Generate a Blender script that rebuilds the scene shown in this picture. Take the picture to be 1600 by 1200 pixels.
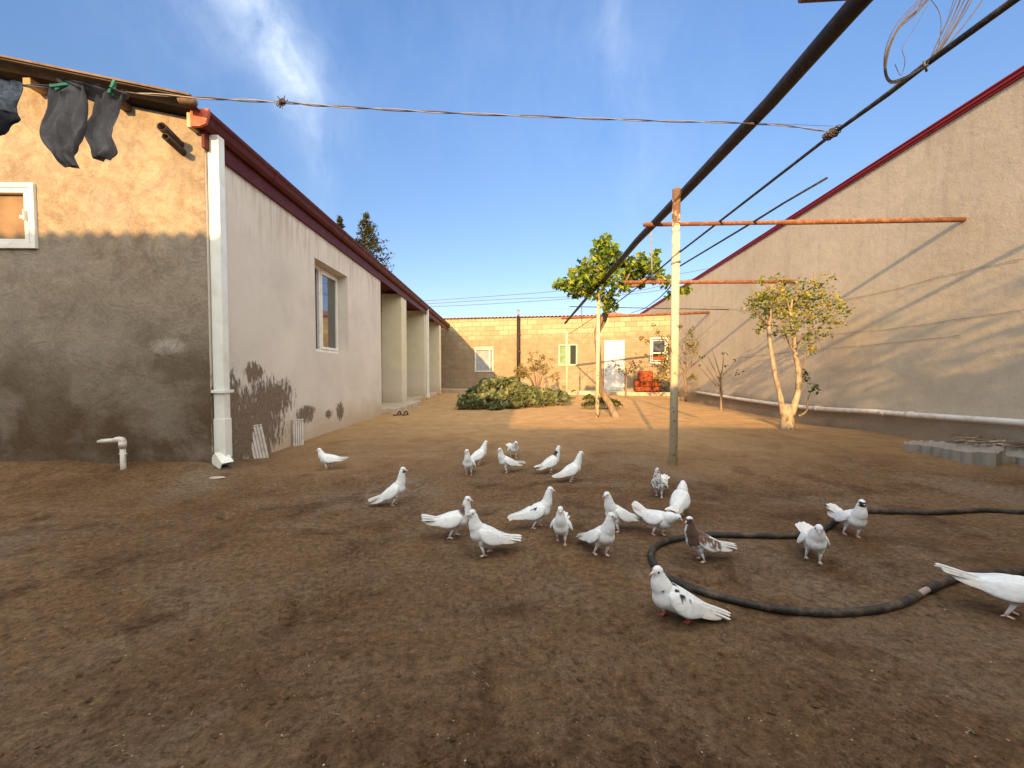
import bpy, math, random
from mathutils import Vector, Matrix, Euler, noise as NZ
from mathutils.kdtree import KDTree
R = math.radians
random.seed(7)
for o in list(bpy.data.objects): bpy.data.objects.remove(o)
S = bpy.context.scene
COL = S.collection

# ------------------------------------------------------------ camera, sky, sun, exposure
F = 620.0
PITCH = math.atan(20/F); YAW = math.atan(7/F)
cam = bpy.data.cameras.new('camera'); camo = bpy.data.objects.new('camera', cam); COL.objects.link(camo)
cam.sensor_width = 36; cam.lens = 36*F/1600; cam.clip_start = 0.02; cam.clip_end = 2000
camo.location = (0, 0, 1.0); camo.rotation_euler = (R(90)-PITCH, 0, -YAW)
S.camera = camo
CM = Euler((R(90)-PITCH, 0, -YAW)).to_matrix(); CO = Vector((0, 0, 1.0))

SUND = Vector((.272, 1, -.305)).normalized()
SUN_EL = math.asin(-SUND.z); SUN_ROT = math.atan2(-SUND.x, -SUND.y)
sl = bpy.data.lights.new('sun', 'SUN'); so = bpy.data.objects.new('sun', sl); COL.objects.link(so)
sl.energy = 4.9; sl.angle = R(.6); sl.color = (1, .585, .22)
so.rotation_euler = SUND.to_track_quat('-Z', 'Y').to_euler(); so.location = (-3, -12, 8)

W = bpy.data.worlds.new('World'); S.world = W; W.use_nodes = True
wn = W.node_tree; wn.nodes.clear()
wo = wn.nodes.new('ShaderNodeOutputWorld'); bg = wn.nodes.new('ShaderNodeBackground')
sky = wn.nodes.new('ShaderNodeTexSky'); sky.sky_type = 'NISHITA'; sky.sun_disc = False
sky.sun_elevation = SUN_EL; sky.sun_rotation = SUN_ROT
sky.air_density = 1.0; sky.dust_density = .25; sky.ozone_density = 1.8; sky.altitude = 50
bg.inputs['Strength'].default_value = .15
SKY_FILL = 8.6
# thin cirrus as part of the sky itself
tc = wn.nodes.new('ShaderNodeTexCoord')
def wmath(op, a, b=None):
    n = wn.nodes.new('ShaderNodeMath'); n.operation = op
    for i, v in enumerate((a, b)):
        if v is None: continue
        if isinstance(v, (int, float)): n.inputs[i].default_value = v
        else: wn.links.new(v, n.inputs[i])
    return n.outputs[0]
def wdir(px, py):
    return (CM @ Vector(((px-800)/F, -(py-600)/F, -1))).normalized()
def cirrus(px, py, ax, ay, ra, rb, amt):
    c = wdir(px, py); a = (wdir(px+ax, py+ay)-c); a = (a-c*a.dot(c)).normalized(); b = c.cross(a)
    res = []
    for v, r in ((a, ra), (b, rb)):
        d = wn.nodes.new('ShaderNodeVectorMath'); d.operation = 'DOT_PRODUCT'
        wn.links.new(wv, d.inputs[0]); d.inputs[1].default_value = v
        res.append(wmath('POWER', wmath('ABSOLUTE', wmath('MULTIPLY', d.outputs['Value'], 1/r)), 2.0))
    e = wmath('EXPONENT', wmath('MULTIPLY', wmath('ADD', res[0], res[1]), -1.0))
    f = wn.nodes.new('ShaderNodeVectorMath'); f.operation = 'DOT_PRODUCT'
    wn.links.new(tc.outputs['Generated'], f.inputs[0]); f.inputs[1].default_value = c
    e = wmath('MULTIPLY', e, wmath('GREATER_THAN', f.outputs['Value'], 0))
    return wmath('MULTIPLY', e, amt)
nz0 = wn.nodes.new('ShaderNodeTexNoise'); nz0.inputs['Scale'].default_value = 3; nz0.inputs['Detail'].default_value = 4
wn.links.new(tc.outputs['Generated'], nz0.inputs['Vector'])
sub = wn.nodes.new('ShaderNodeVectorMath'); sub.operation = 'SUBTRACT'; wn.links.new(nz0.outputs['Color'], sub.inputs[0]); sub.inputs[1].default_value = (.5, .5, .5)
scl = wn.nodes.new('ShaderNodeVectorMath'); scl.operation = 'SCALE'; wn.links.new(sub.outputs[0], scl.inputs[0]); scl.inputs['Scale'].default_value = .22
add = wn.nodes.new('ShaderNodeVectorMath'); add.operation = 'ADD'; wn.links.new(tc.outputs['Generated'], add.inputs[0]); wn.links.new(scl.outputs[0], add.inputs[1])
wv = add.outputs[0]
tot = cirrus(440, 100, 35, 100, .16, .030, .70)
for a in ((405, 40, 60, 80, .16, .06, .38), (330, 20, 60, 60, .2, .12, .16), (965, 30, 15, 100, .12, .03, .26), (1000, 220, 20, 100, .18, .05, .08), (880, 60, 100, 60, .4, .3, .1)):
    tot = wmath('ADD', tot, cirrus(*a))
nz1 = wn.nodes.new('ShaderNodeTexNoise'); nz1.inputs['Scale'].default_value = 9; nz1.inputs['Detail'].default_value = 9; nz1.inputs['Roughness'].default_value = .62
mp = wn.nodes.new('ShaderNodeMapping'); mp.inputs['Scale'].default_value = (1.6, 1.2, .5); mp.inputs['Rotation'].default_value = (0, .5, 0)
wn.links.new(wv, mp.inputs['Vector']); wn.links.new(mp.outputs[0], nz1.inputs['Vector'])
cf = wmath('MULTIPLY', tot, wmath('MULTIPLY', wmath('SUBTRACT', nz1.outputs['Fac'], .22), 1.9))
cl = wn.nodes.new('ShaderNodeClamp'); wn.links.new(cf, cl.inputs[0])
tint = wn.nodes.new('ShaderNodeMix'); tint.data_type = 'RGBA'; tint.blend_type = 'MULTIPLY'; tint.inputs[0].default_value = 1.0
wn.links.new(sky.outputs[0], tint.inputs[6]); tint.inputs[7].default_value = (.74, .90, 1.06, 1)
sz = wn.nodes.new('ShaderNodeSeparateXYZ'); wn.links.new(tc.outputs['Generated'], sz.inputs[0])
hr = wn.nodes.new('ShaderNodeValToRGB'); wn.links.new(sz.outputs[2], hr.inputs[0])
hr.color_ramp.elements.new(.36)
for e_, (p_, c_) in zip(hr.color_ramp.elements, ((0.0, (.82, .60, .66)), (.36, (.92, .80, .76)), (.62, (.98, .96, 1.0)))): e_.position = p_; e_.color = (*c_, 1)
tint2 = wn.nodes.new('ShaderNodeMix'); tint2.data_type = 'RGBA'; tint2.blend_type = 'MULTIPLY'; tint2.inputs[0].default_value = 1.0
wn.links.new(tint.outputs[2], tint2.inputs[6]); wn.links.new(hr.outputs[0], tint2.inputs[7])
mx = wn.nodes.new('ShaderNodeMix'); mx.data_type = 'RGBA'
wn.links.new(cl.outputs[0], mx.inputs[0]); wn.links.new(tint2.outputs[2], mx.inputs[6]); mx.inputs[7].default_value = (3.6, 4.1, 4.8, 1)
# warm fill glow added to the unseen sky behind the camera, lifting the shade
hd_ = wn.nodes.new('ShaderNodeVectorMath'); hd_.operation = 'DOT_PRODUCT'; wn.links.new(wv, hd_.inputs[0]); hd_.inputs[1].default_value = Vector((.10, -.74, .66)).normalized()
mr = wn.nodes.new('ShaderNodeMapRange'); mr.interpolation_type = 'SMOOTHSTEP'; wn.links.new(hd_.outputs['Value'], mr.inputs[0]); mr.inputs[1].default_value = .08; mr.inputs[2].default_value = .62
mx2 = wn.nodes.new('ShaderNodeMix'); mx2.data_type = 'RGBA'; wn.links.new(mr.outputs[0], mx2.inputs[0]); wn.links.new(mx.outputs[2], mx2.inputs[6]); mx2.inputs[7].default_value = (SKY_FILL*.99, SKY_FILL*.94, SKY_FILL*.83, 1)
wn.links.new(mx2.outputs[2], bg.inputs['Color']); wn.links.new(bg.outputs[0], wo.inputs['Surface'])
S.view_settings.view_transform = 'Standard'; S.view_settings.look = 'None'
S.view_settings.gamma = 1; S.view_settings.use_curve_mapping = False
S.view_settings.exposure = 0.9

# ------------------------------------------------------------ pixel -> place helpers
def ray(px, py): return CM @ Vector(((px-800)/F, -(py-600)/F, -1))
def at(px, py, Y):
    d = ray(px, py); return CO + d*(Y/d.y)
def hit(px, py, P, n):
    d = ray(px, py); P = Vector(P); n = Vector(n); return CO + d*((P-CO).dot(n)/d.dot(n))
def gauss(x, a): return math.exp(-(x/a)**2)
def rx(y): return 5.6+.075*y                       # face of the right-hand wall
def gz_large(x, y):
    z = .020*NZ.noise(Vector((x*.45, y*.45, 3)))+.016*NZ.noise(Vector((x*1.3, y*1.3, 9)))
    if x < -2.5: z += .115*gauss(y-3.95, .42)*min(1, (-2.5-x)/.6)*(1+.35*NZ.noise(Vector((x*2.2, y, 1))))
    if x > 1.5 and y < 5.5: z -= .035*gauss(y-3.25, .35)*min(1, (x-1.5)/.8)*(.7+.8*NZ.noise(Vector((x*1.2, 2, 1))))
    if 6.5 < y < 15: z -= .10*gauss(x-rx(y), .7)*min(1, (y-6.5)/1.5)
    if 7.0 < y < 12.5: z += .045*gauss(x-(rx(y)-1.25), .4)*gauss(y-9.5, 2.6)
    return z
def gz(x, y):
    return gz_large(x, y)+.007*NZ.noise(Vector((x*4, y*4, 5)))
def gp(px, py, dz=0):
    d = ray(px, py); z = 0
    for _ in range(6):
        t = (z-CO.z)/d.z; p = CO+d*t; z = gz(p.x, p.y)+dz
    return Vector((p.x, p.y, z))

# ------------------------------------------------------------ mesh builder
def gp_(px, py):
    d = ray(px, py); p = CO+d*(-CO.z/d.z); return (p.x, p.y)

class MB:
    def __init__(s): s.v = []; s.f = []; s.c = []; s.m = []; s.M = None; s.mi = 0; s.col = (1, 1, 1)
    def add(s, vs, fs, cols=None):
        b = len(s.v)
        for i, p in enumerate(vs):
            p = Vector(p)
            if s.M is not None: p = s.M @ p
            s.v.append(p); s.c.append(cols[i] if cols else s.col)
        for f in fs: s.f.append([b+i for i in f]); s.m.append(s.mi)
        return b
    def box(s, x0, x1, y0, y1, z0, z1, bev=0):
        if x1 < x0: x0, x1 = x1, x0
        if y1 < y0: y0, y1 = y1, y0
        if z1 < z0: z0, z1 = z1, z0
        if not bev:
            vs = [(x, y, z) for z in (z0, z1) for y in (y0, y1) for x in (x0, x1)]
            s.add(vs, [(0, 2, 3, 1), (4, 5, 7, 6), (0, 1, 5, 4), (2, 6, 7, 3), (0, 4, 6, 2), (1, 3, 7, 5)])
        else:
            import bmesh
            bm = bmesh.new(); bmesh.ops.create_cube(bm, size=1)
            for v in bm.verts:
                v.co = Vector(((x0+x1)/2+v.co.x*(x1-x0), (y0+y1)/2+v.co.y*(y1-y0), (z0+z1)/2+v.co.z*(z1-z0)))
            bmesh.ops.bevel(bm, geom=bm.edges[:], offset=bev, segments=2, affect='EDGES', profile=.6)
            bm.verts.index_update()
            s.add([v.co.copy() for v in bm.verts], [[v.index for v in f.verts] for f in bm.faces]); bm.free()
    def tube(s, pts, r, n=8, cap=True, jit=0, cols=None):
        pts = [Vector(p) for p in pts]
        rs = r if isinstance(r, (list, tuple)) else [r]*len(pts)
        rings = []; up = None
        for i, p in enumerate(pts):
            t = (pts[min(i+1, len(pts)-1)]-pts[max(i-1, 0)])
            if t.length < 1e-9: t = Vector((0, 0, 1))
            t.normalize()
            if up is None: up = Vector((0, 0, 1)) if abs(t.z) < .9 else Vector((1, 0, 0))
            a = (up-t*up.dot(t)).normalized(); b = t.cross(a); up = a
            rings.append([p+(a*math.cos(k*2*math.pi/n)+b*math.sin(k*2*math.pi/n))*rs[i]*(1+jit*(random.random()-.5)) for k in range(n)])
        vs = [v for g in rings for v in g]; fs = []
        for i in range(len(rings)-1):
            for k in range(n):
                fs.append((i*n+k, i*n+(k+1) % n, (i+1)*n+(k+1) % n, (i+1)*n+k))
        if cap: fs.append(list(range(n))[::-1]); fs.append([(len(rings)-1)*n+k for k in range(n)])
        s.add(vs, fs, [c for c in cols for _ in range(n)] if cols else None)
    def hollow(s, p0, p1, r, t=.004, n=16):
        p0 = Vector(p0); p1 = Vector(p1); d = (p1-p0).normalized()
        a = d.orthogonal().normalized(); b = d.cross(a); vs = []
        for p, q in ((p1, r), (p0, r), (p0, r-t), (p0+(p1-p0)*.9, r-t)):
            vs += [p+(a*math.cos(k*2*math.pi/n)+b*math.sin(k*2*math.pi/n))*q for k in range(n)]
        fs = [(i*n+k, i*n+(k+1) % n, (i+1)*n+(k+1) % n, (i+1)*n+k) for i in range(3) for k in range(n)]
        s.add(vs, fs)
    def ell(s, c, rx_, ry_, rz_, n=14, m=9, M=None):
        vs = []; fs = []
        for j in range(m+1):
            th = math.pi*j/m
            for k in range(n):
                ph = 2*math.pi*k/n
                p = Vector((rx_*math.sin(th)*math.cos(ph), ry_*math.sin(th)*math.sin(ph), rz_*math.cos(th)))
                if M is not None: p = M @ p
                vs.append(Vector(c)+p)
        for j in range(m):
            for k in range(n): fs.append((j*n+k, (j+1)*n+k, (j+1)*n+(k+1) % n, j*n+(k+1) % n))
        s.add(vs, fs)
    def build(s, name, mats, parent=None, smooth=False, local=False, origin=None):
        if not isinstance(mats, (list, tuple)): mats = [mats]
        if parent is None:
            if origin is None:
                xs = [v.x for v in s.v]; ys = [v.y for v in s.v]; zs = [v.z for v in s.v]
                origin = Vector(((min(xs)+max(xs))/2, (min(ys)+max(ys))/2, min(zs)))
        else: origin = Vector((0, 0, 0)) if local else Vector(parent['_o'])
        origin = Vector(origin)
        me = bpy.data.meshes.new(name); me.from_pydata([v-origin for v in s.v], [], s.f)
        for m in mats: me.materials.append(m)
        me.polygons.foreach_set('material_index', s.m)
        ca = me.color_attributes.new('pig', 'FLOAT_COLOR', 'POINT')
        ca.data.foreach_set('color', [q for c in s.c for q in (c[0], c[1], c[2], 1)])
        if smooth:
            me.polygons.foreach_set('use_smooth', [True]*len(me.polygons))
        me.validate(); me.update()
        o = bpy.data.objects.new(name, me); COL.objects.link(o)
        if parent is not None: o.parent = parent
        else: o.location = origin
        o['_o'] = tuple(origin)
        return o
def tag(o, label=None, cat=None, group=None, kind=None):
    if label: o['label'] = label
    if cat: o['category'] = cat
    if group: o['group'] = group
    if kind: o['kind'] = kind
    return o
def thing(name, loc, label, cat, group=None, rz=0):
    o = bpy.data.objects.new(name, None); COL.objects.link(o); o.location = loc; o.rotation_euler = (0, 0, rz)
    o.empty_display_size = .1; o['_o'] = tuple(loc)
    return tag(o, label, cat, group)
def crv(pts, k=6):
    pts = [Vector(p) for p in pts]; out = []
    for i in range(len(pts)-1):
        p0 = pts[max(i-1, 0)]; p1 = pts[i]; p2 = pts[i+1]; p3 = pts[min(i+2, len(pts)-1)]
        for j in range(k):
            t = j/k
            out.append(.5*((2*p1)+(p2-p0)*t+(2*p0-5*p1+4*p2-p3)*t*t+(3*p1-p0-3*p2+p3)*t**3))
    out.append(pts[-1]); return out
def crvf(vals, k=6):
    return [v.x for v in crv([(a, 0, 0) for a in vals], k)]

# ------------------------------------------------------------ materials
class NT:
    def __init__(s, name, rough=.9, spec=.3):
        s.m = bpy.data.materials.new(name); s.m.use_nodes = True; s.t = s.m.node_tree
        s.b = s.t.nodes['Principled BSDF']; s.b.inputs['Roughness'].default_value = rough
        s.b.inputs['Specular IOR Level'].default_value = spec
        g = s.t.nodes.new('ShaderNodeNewGeometry'); s.pos = g.outputs['Position']
    def n(s, t): return s.t.nodes.new(t)
    def _in(s, sock, v):
        if isinstance(v, bpy.types.NodeSocket): s.t.links.new(v, sock)
        elif isinstance(v, (tuple, list)) and len(v) == 3 and sock.type == 'RGBA': sock.default_value = (*v, 1)
        else: sock.default_value = v
    def mth(s, op, a, b=0.0, clamp=False):
        n = s.n('ShaderNodeMath'); n.operation = op; n.use_clamp = clamp; s._in(n.inputs[0], a); s._in(n.inputs[1], b); return n.outputs[0]
    def noise(s, scale, detail=5, rough=.55, dist=0, vec=None, out='Fac'):
        n = s.n('ShaderNodeTexNoise'); n.inputs['Scale'].default_value = scale; n.inputs['Detail'].default_value = detail
        n.inputs['Roughness'].default_value = rough; n.inputs['Distortion'].default_value = dist
        s._in(n.inputs['Vector'], vec if vec is not None else s.pos); return n.outputs[out]
    def mapv(s, scale=(1, 1, 1), rot=(0, 0, 0), vec=None, loc=(0, 0, 0)):
        n = s.n('ShaderNodeMapping'); n.inputs['Scale'].default_value = scale; n.inputs['Rotation'].default_value = rot; n.inputs['Location'].default_value = loc
        s._in(n.inputs['Vector'], vec if vec is not None else s.pos); return n.outputs[0]
    def ramp(s, fac, stops, interp='LINEAR'):
        n = s.n('ShaderNodeValToRGB'); cr = n.color_ramp; cr.interpolation = interp
        while len(cr.elements) < len(stops): cr.elements.new(.5)
        for e, (p, c) in zip(cr.elements, stops):
            e.position = p; e.color = (*c, 1) if isinstance(c, tuple) else (c, c, c, 1)
        s._in(n.inputs[0], fac); return n.outputs[0]
    def mix(s, fac, a, b, mode='MIX'):
        n = s.n('ShaderNodeMix'); n.data_type = 'RGBA'; n.blend_type = mode
        s._in(n.inputs[0], fac); s._in(n.inputs[6], a); s._in(n.inputs[7], b); return n.outputs[2]
    def sep(s, vec=None):
        n = s.n('ShaderNodeSeparateXYZ'); s._in(n.inputs[0], vec if vec is not None else s.pos); return n.outputs
    def comb(s, x, y, z):
        n = s.n('ShaderNodeCombineXYZ'); s._in(n.inputs[0], x); s._in(n.inputs[1], y); s._in(n.inputs[2], z); return n.outputs[0]
    def attr(s, name='pig'):
        n = s.n('ShaderNodeAttribute'); n.attribute_name = name; return n.outputs['Color']
    def blob(s, axis1, c1, r1, axis2, c2, r2):
        a = s.mth('POWER', s.mth('ABSOLUTE', s.mth('DIVIDE', s.mth('SUBTRACT', axis1, c1), r1)), 2)
        b = s.mth('POWER', s.mth('ABSOLUTE', s.mth('DIVIDE', s.mth('SUBTRACT', axis2, c2), r2)), 2)
        return s.mth('SUBTRACT', 1.0, s.mth('ADD', a, b))
    def bump(s, h, strength=.4, dist=.01, prev=None):
        n = s.n('ShaderNodeBump'); n.inputs['Strength'].default_value = strength; n.inputs['Distance'].default_value = dist
        s._in(n.inputs['Height'], h)
        if prev is not None: s._in(n.inputs['Normal'], prev)
        return n.outputs[0]
    def done(s, color=None, normal=None, rough=None):
        if color is not None: s._in(s.b.inputs['Base Color'], color)
        if normal is not None: s._in(s.b.inputs['Normal'], normal)
        if rough is not None: s._in(s.b.inputs['Roughness'], rough)
        return s.m
def simple(name, c, rough=.7, var=.15, scale=12, bump=.15, bd=.003, metal=0, spec=.3, dirt=None, dirt_amt=.5, dscale=4):
    t = NT(name, rough, spec); n1 = t.noise(scale, 6, .6)
    lo = tuple(x*(1-var) for x in c); hi = tuple(min(1, x*(1+var)) for x in c)
    col = t.ramp(n1, [(.3, lo), (.7, hi)])
    if dirt: col = t.mix(t.mth('MULTIPLY', t.ramp(t.noise(dscale, 8, .65), [(.48, 0.0), (.66, 1.0)]), dirt_amt), col, dirt)
    t.b.inputs['Metallic'].default_value = metal
    return t.done(col, t.bump(t.noise(scale*3, 5), bump, bd) if bump else None)

# soil
t = NT('soil', .95, .15)
n1 = t.noise(.55, 8, .6, .4); n2 = t.noise(3.2, 8, .65, .3); n3 = t.noise(38, 6, .7); n4 = t.noise(160, 3, .6)
st = t.noise(1.4, 7, .62, .6, t.mapv((1.0, 3.2, 1), (0, 0, R(-14))))
c = t.ramp(n1, [(.30, (.108, .058, .028)), (.47, (.150, .089, .046)), (.60, (.184, .112, .060)), (.75, (.222, .146, .086))])
c = t.mix(t.ramp(n2, [(.40, 0.0), (.68, .55)]), c, (.205, .138, .086))
c = t.mix(t.ramp(st, [(.52, 0.0), (.72, .55)]), c, (.235, .168, .112))
c = t.mix(t.ramp(t.noise(.9, 7, .6, .2, t.mapv(loc=(9, 4, 0))), [(.52, 0.0), (.68, .5)]), c, (.225, .180, .135))
c = t.mix(t.ramp(t.noise(2.1, 8, .7, .3, t.mapv(loc=(3, 14, 0))), [(.52, 0.0), (.64, .8)]), c, (.080, .040, .020))
n5 = t.noise(24, 9, .74, .3, t.mapv((1, 1.25, 1), (0, 0, R(-18))))
c = t.mix(.55, c, t.ramp(t.noise(130, 4, .7), [(.3, .45), (.5, 1.0), (.72, 1.6)]), 'MULTIPLY')
vo = t.n('ShaderNodeTexVoronoi'); vo.inputs['Scale'].default_value = 70; vo.feature = 'SMOOTH_F1'; t._in(vo.inputs['Vector'], t.pos)
c = t.mix(.85, c, t.ramp(n3, [(.28, .38), (.5, .95), (.75, 1.45)]), 'MULTIPLY')
c = t.mix(.8, c, t.ramp(n5, [(.30, .40), (.46, .95), (.70, 1.35)]), 'MULTIPLY')
c = t.mix(t.ramp(t.noise(75, 2, .5), [(.70, 0.0), (.76, .55)]), c, (.42, .34, .25))
c = t.mix(t.ramp(t.noise(52, 3, .5, 0, t.mapv(loc=(3, 8, 1))), [(.69, 0.0), (.75, .75)]), c, (.05, .028, .018))
xyz = t.sep()
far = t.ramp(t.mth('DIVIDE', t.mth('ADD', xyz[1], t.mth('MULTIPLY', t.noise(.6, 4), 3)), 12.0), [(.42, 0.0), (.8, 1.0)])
c = t.mix(t.mth('MULTIPLY', far, .75), c, t.mix(t.ramp(n2, [(.35, 0.0), (.65, 1.0)]), (.47, .285, .125), (.62, .40, .195)))  # paler far sand, its orange raised in the colour to imitate sunlit ground
nb = t.bump(n2, .5, .05); nb = t.bump(n5, .9, .022, nb); nb = t.bump(vo.outputs['Distance'], -.5, .010, nb); nb = t.bump(n3, .9, .014, nb); nb = t.bump(n4, .7, .004, nb)
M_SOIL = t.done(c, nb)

# rough render of the left house front
t = NT('rough_render', .95, .12)
xyz = t.sep(); X, Y, Z = xyz
n1 = t.noise(1.3, 8, .6, .5); n2 = t.noise(5, 9, .68, .8); n3 = t.noise(45, 5, .7)
c = t.ramp(n1, [(.32, (.19, .155, .118)), (.5, (.30, .250, .192)), (.68, (.385, .325, .250))])
c = t.mix(t.ramp(n2, [(.42, 0.0), (.58, .6)]), c, (.43, .36, .265))
c = t.mix(t.ramp(t.noise(3.4, 9, .7, 1.2, t.mapv(loc=(5, 1, 2))), [(.48, 0.0), (.60, .5)]), c, (.22, .155, .10))
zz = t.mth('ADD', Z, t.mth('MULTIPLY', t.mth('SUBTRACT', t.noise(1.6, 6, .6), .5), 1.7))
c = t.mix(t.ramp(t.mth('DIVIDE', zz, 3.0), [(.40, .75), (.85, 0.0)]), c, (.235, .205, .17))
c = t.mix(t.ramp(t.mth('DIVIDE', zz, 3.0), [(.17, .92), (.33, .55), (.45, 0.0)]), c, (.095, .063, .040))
c = t.mix(t.ramp(t.noise(1.1, 7, .62, .3, t.mapv(loc=(2, 7, 4))), [(.50, 0.0), (.62, .45)]), c, (.32, .29, .25))
c = t.mix(t.ramp(t.noise(2.6, 8, .68, .4, t.mapv(loc=(8, 3, 1))), [(.52, 0.0), (.64, .5)]), c, (.16, .125, .092))
wb = t.blob(X, -3.30, .26, Z, 1.24, .10)
wb = t.mth('ADD', wb, t.mth('MULTIPLY', t.mth('SUBTRACT', t.noise(14, 6, .7), .5), 2.4))
c = t.mix(t.ramp(wb, [(.2, 0.0), (1.0, .5)]), c, (.52, .50, .47))
wb = t.blob(X, -3.28, .30, Z, .46, .17)
wb = t.mth('ADD', wb, t.mth('MULTIPLY', t.mth('SUBTRACT', t.noise(4.5, 8, .7), .5), 3.4))
c = t.mix(t.ramp(wb, [(.1, 0.0), (.7, .6)]), c, (.22, .19, .155))
c = t.mix(.5, c, t.ramp(n3, [(.3, .62), (.7, 1.25)]), 'MULTIPLY')
nb = t.bump(n2, .7, .03); nb = t.bump(n3, .5, .006, nb)
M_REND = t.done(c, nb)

# pale painted plaster of the left house's long side with peeled damp patches
def plaster(name, base, blobs=True):
    t = NT(name, .85, .2)
    xyz = t.sep(); X, Y, Z = xyz
    n1 = t.noise(.9, 7, .55, .3); n2 = t.noise(7, 8, .7, .5); n3 = t.noise(55, 4, .7)
    c = t.ramp(n1, [(.3, tuple(v*.88 for v in base)), (.7, tuple(v*1.07 for v in base))])
    c = t.mix(t.ramp(t.noise(2.2, 9, .7, 1.0), [(.52, 0.0), (.75, .35)]), c, (.46, .40, .33))
    # run-off streaks below the eave
    sk = t.noise(3.5, 6, .6, .2, t.mapv((1, 4, .35)))
    c = t.mix(t.mth('MULTIPLY', t.ramp(sk, [(.48, 0.0), (.62, .7)]), t.ramp(t.mth('DIVIDE', Z, 3.3), [(.70, 0.0), (.97, 1.0)])), c, (.40, .30, .20))
    rise = t.mth('ADD', Z, t.mth('MULTIPLY', t.mth('SUBTRACT', t.noise(2.5, 8, .7), .5), .9))
    c = t.mix(t.ramp(t.mth('DIVIDE', rise, 1.0), [(.08, .75), (.55, 0.0)]), c, (.47, .37, .25))
    if blobs:
        tot = None
        for (cy, ry, cz, rz) in ((4.50, .70, .40, .44), (4.15, .25, .60, .42), (4.90, .50, .66, .26), (4.58, .18, .98, .12), (5.72, .28, .38, .13), (6.9, .16, .30, .16), (6.45, .14, .30, .07), (3.98, .12, .55, .45)):
            b_ = t.blob(Y, cy, ry, Z, cz, rz); tot = b_ if tot is None else t.mth('MAXIMUM', tot, b_)
        tot = t.mth('MAXIMUM', tot, -1.6)
        vs = t.noise(16, 8, .75, 0, t.mapv((1, 1.7, .55))); tot = t.mth('ADD', tot, t.mth('MULTIPLY', t.mth('SUBTRACT', vs, .5), 5.0))
        msk = t.ramp(tot, [(.05, 0.0), (.55, 1.0)])
        c = t.mix(msk, c, t.ramp(t.noise(30, 5, .7), [(.3, (.12, .082, .055)), (.7, (.27, .21, .155))]))
        h = t.mth('SUBTRACT', 1.0, msk); nb = t.bump(h, .8, .012)
    else: nb = None
    nb = t.bump(n2, .22, .010, nb); nb = t.bump(n3, .25, .003, nb)
    return t.done(c, nb)
M_PLAST = plaster('pale_plaster', (.68, .635, .575))
M_PORCH = plaster('porch_plaster', (.66, .60, .46), False)
t = NT('pier_plaster', .85, .2); Z = t.sep()[2]
n = t.noise(3, 8, .65, .4)
c = t.ramp(n, [(.3, (.64, .60, .44)), (.7, (.74, .70, .54))])
zz = t.mth('ADD', Z, t.mth('MULTIPLY', t.mth('SUBTRACT', t.noise(5, 7, .7), .5), .35))
c = t.mix(t.ramp(t.mth('DIVIDE', zz, 2.0), [(.51, 1.0), (.545, 0.0)]), c, (.68, .62, .52))
c = t.mix(t.ramp(zz, [(.05, .7), (.5, 0.0)]), c, (.46, .36, .24))
M_PIER = t.done(c, t.bump(t.noise(20, 6), .25, .006))

# taupe render of the big right-hand wall
t = NT('taupe_render', .93, .15); X, Y, Z = t.sep()
n1 = t.noise(.5, 7, .55, .5); n2 = t.noise(3.5, 9, .62, .7); n3 = t.noise(45, 5, .7)
c = t.ramp(n1, [(.3, (.47, .42, .335)), (.7, (.57, .515, .42))])
c = t.mix(t.ramp(n2, [(.42, 0.0), (.70, .45)]), c, (.40, .35, .275))
sk = t.noise(1.8, 7, .65, .3, t.mapv((1, 2.4, .30)))
c = t.mix(t.mth('MULTIPLY', t.ramp(sk, [(.52, 0.0), (.70, .40)]), t.ramp(t.mth('DIVIDE', Z, 4.5), [(.35, .25), (.95, 1.0)])), c, (.27, .22, .165))
zz = t.mth('ADD', Z, t.mth('MULTIPLY', t.mth('SUBTRACT', t.noise(2.3, 6, .65), .5), .35))
c = t.mix(t.ramp(zz, [(.20, .8), (.42, 0.0)]), c, t.ramp(n2, [(.3, (.17, .125, .09)), (.7, (.27, .21, .155))]))
c = t.mix(.45, c, t.ramp(n3, [(.3, .75), (.7, 1.2)]), 'MULTIPLY')
trow = t.noise(6.5, 9, .66, .25, t.mapv((1, 1, 1.3), (.4, 0, 0)))
nb = t.bump(trow, .30, .03); nb = t.bump(n3, .3, .005, nb)
M_TAUPE = t.done(c, nb)

# concrete-block wall
BW0 = Vector((-2.585, 19.5, 0)); BW1 = Vector((6.85, 16.7, 0)); BD = (BW1-BW0).normalized(); BN = Vector((BD.y, -BD.x, 0))  # BN faces the yard
if BN.y > 0: BN = -BN
t = NT('block_wall', .95, .12)
d = t.n('ShaderNodeVectorMath'); d.operation = 'DOT_PRODUCT'; t._in(d.inputs[0], t.pos); d.inputs[1].default_value = BD
Z = t.sep()[2]; wob = t.mth('MULTIPLY', t.mth('SUBTRACT', t.noise(3.0, 5, .7), .5), .16)
vec = t.comb(t.mth('ADD', d.outputs['Value'], wob), t.mth('ADD', Z, t.mth('MULTIPLY', t.mth('SUBTRACT', t.noise(3.4, 5, .7), .5), .07)), 0.0)
b = t.n('ShaderNodeTexBrick'); t._in(b.inputs['Vector'], vec)
b.inputs['Scale'].default_value = 1; b.inputs['Brick Width'].default_value = .46; b.inputs['Row Height'].default_value = .225
b.inputs['Mortar Size'].default_value = .013; b.inputs['Mortar Smooth'].default_value = .35; b.inputs['Bias'].default_value = -.1
b.inputs['Color1'].default_value = (.47, .43, .29, 1); b.inputs['Color2'].default_value = (.33, .265, .175, 1); b.inputs['Mortar'].default_value = (.22, .18, .125, 1)
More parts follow.
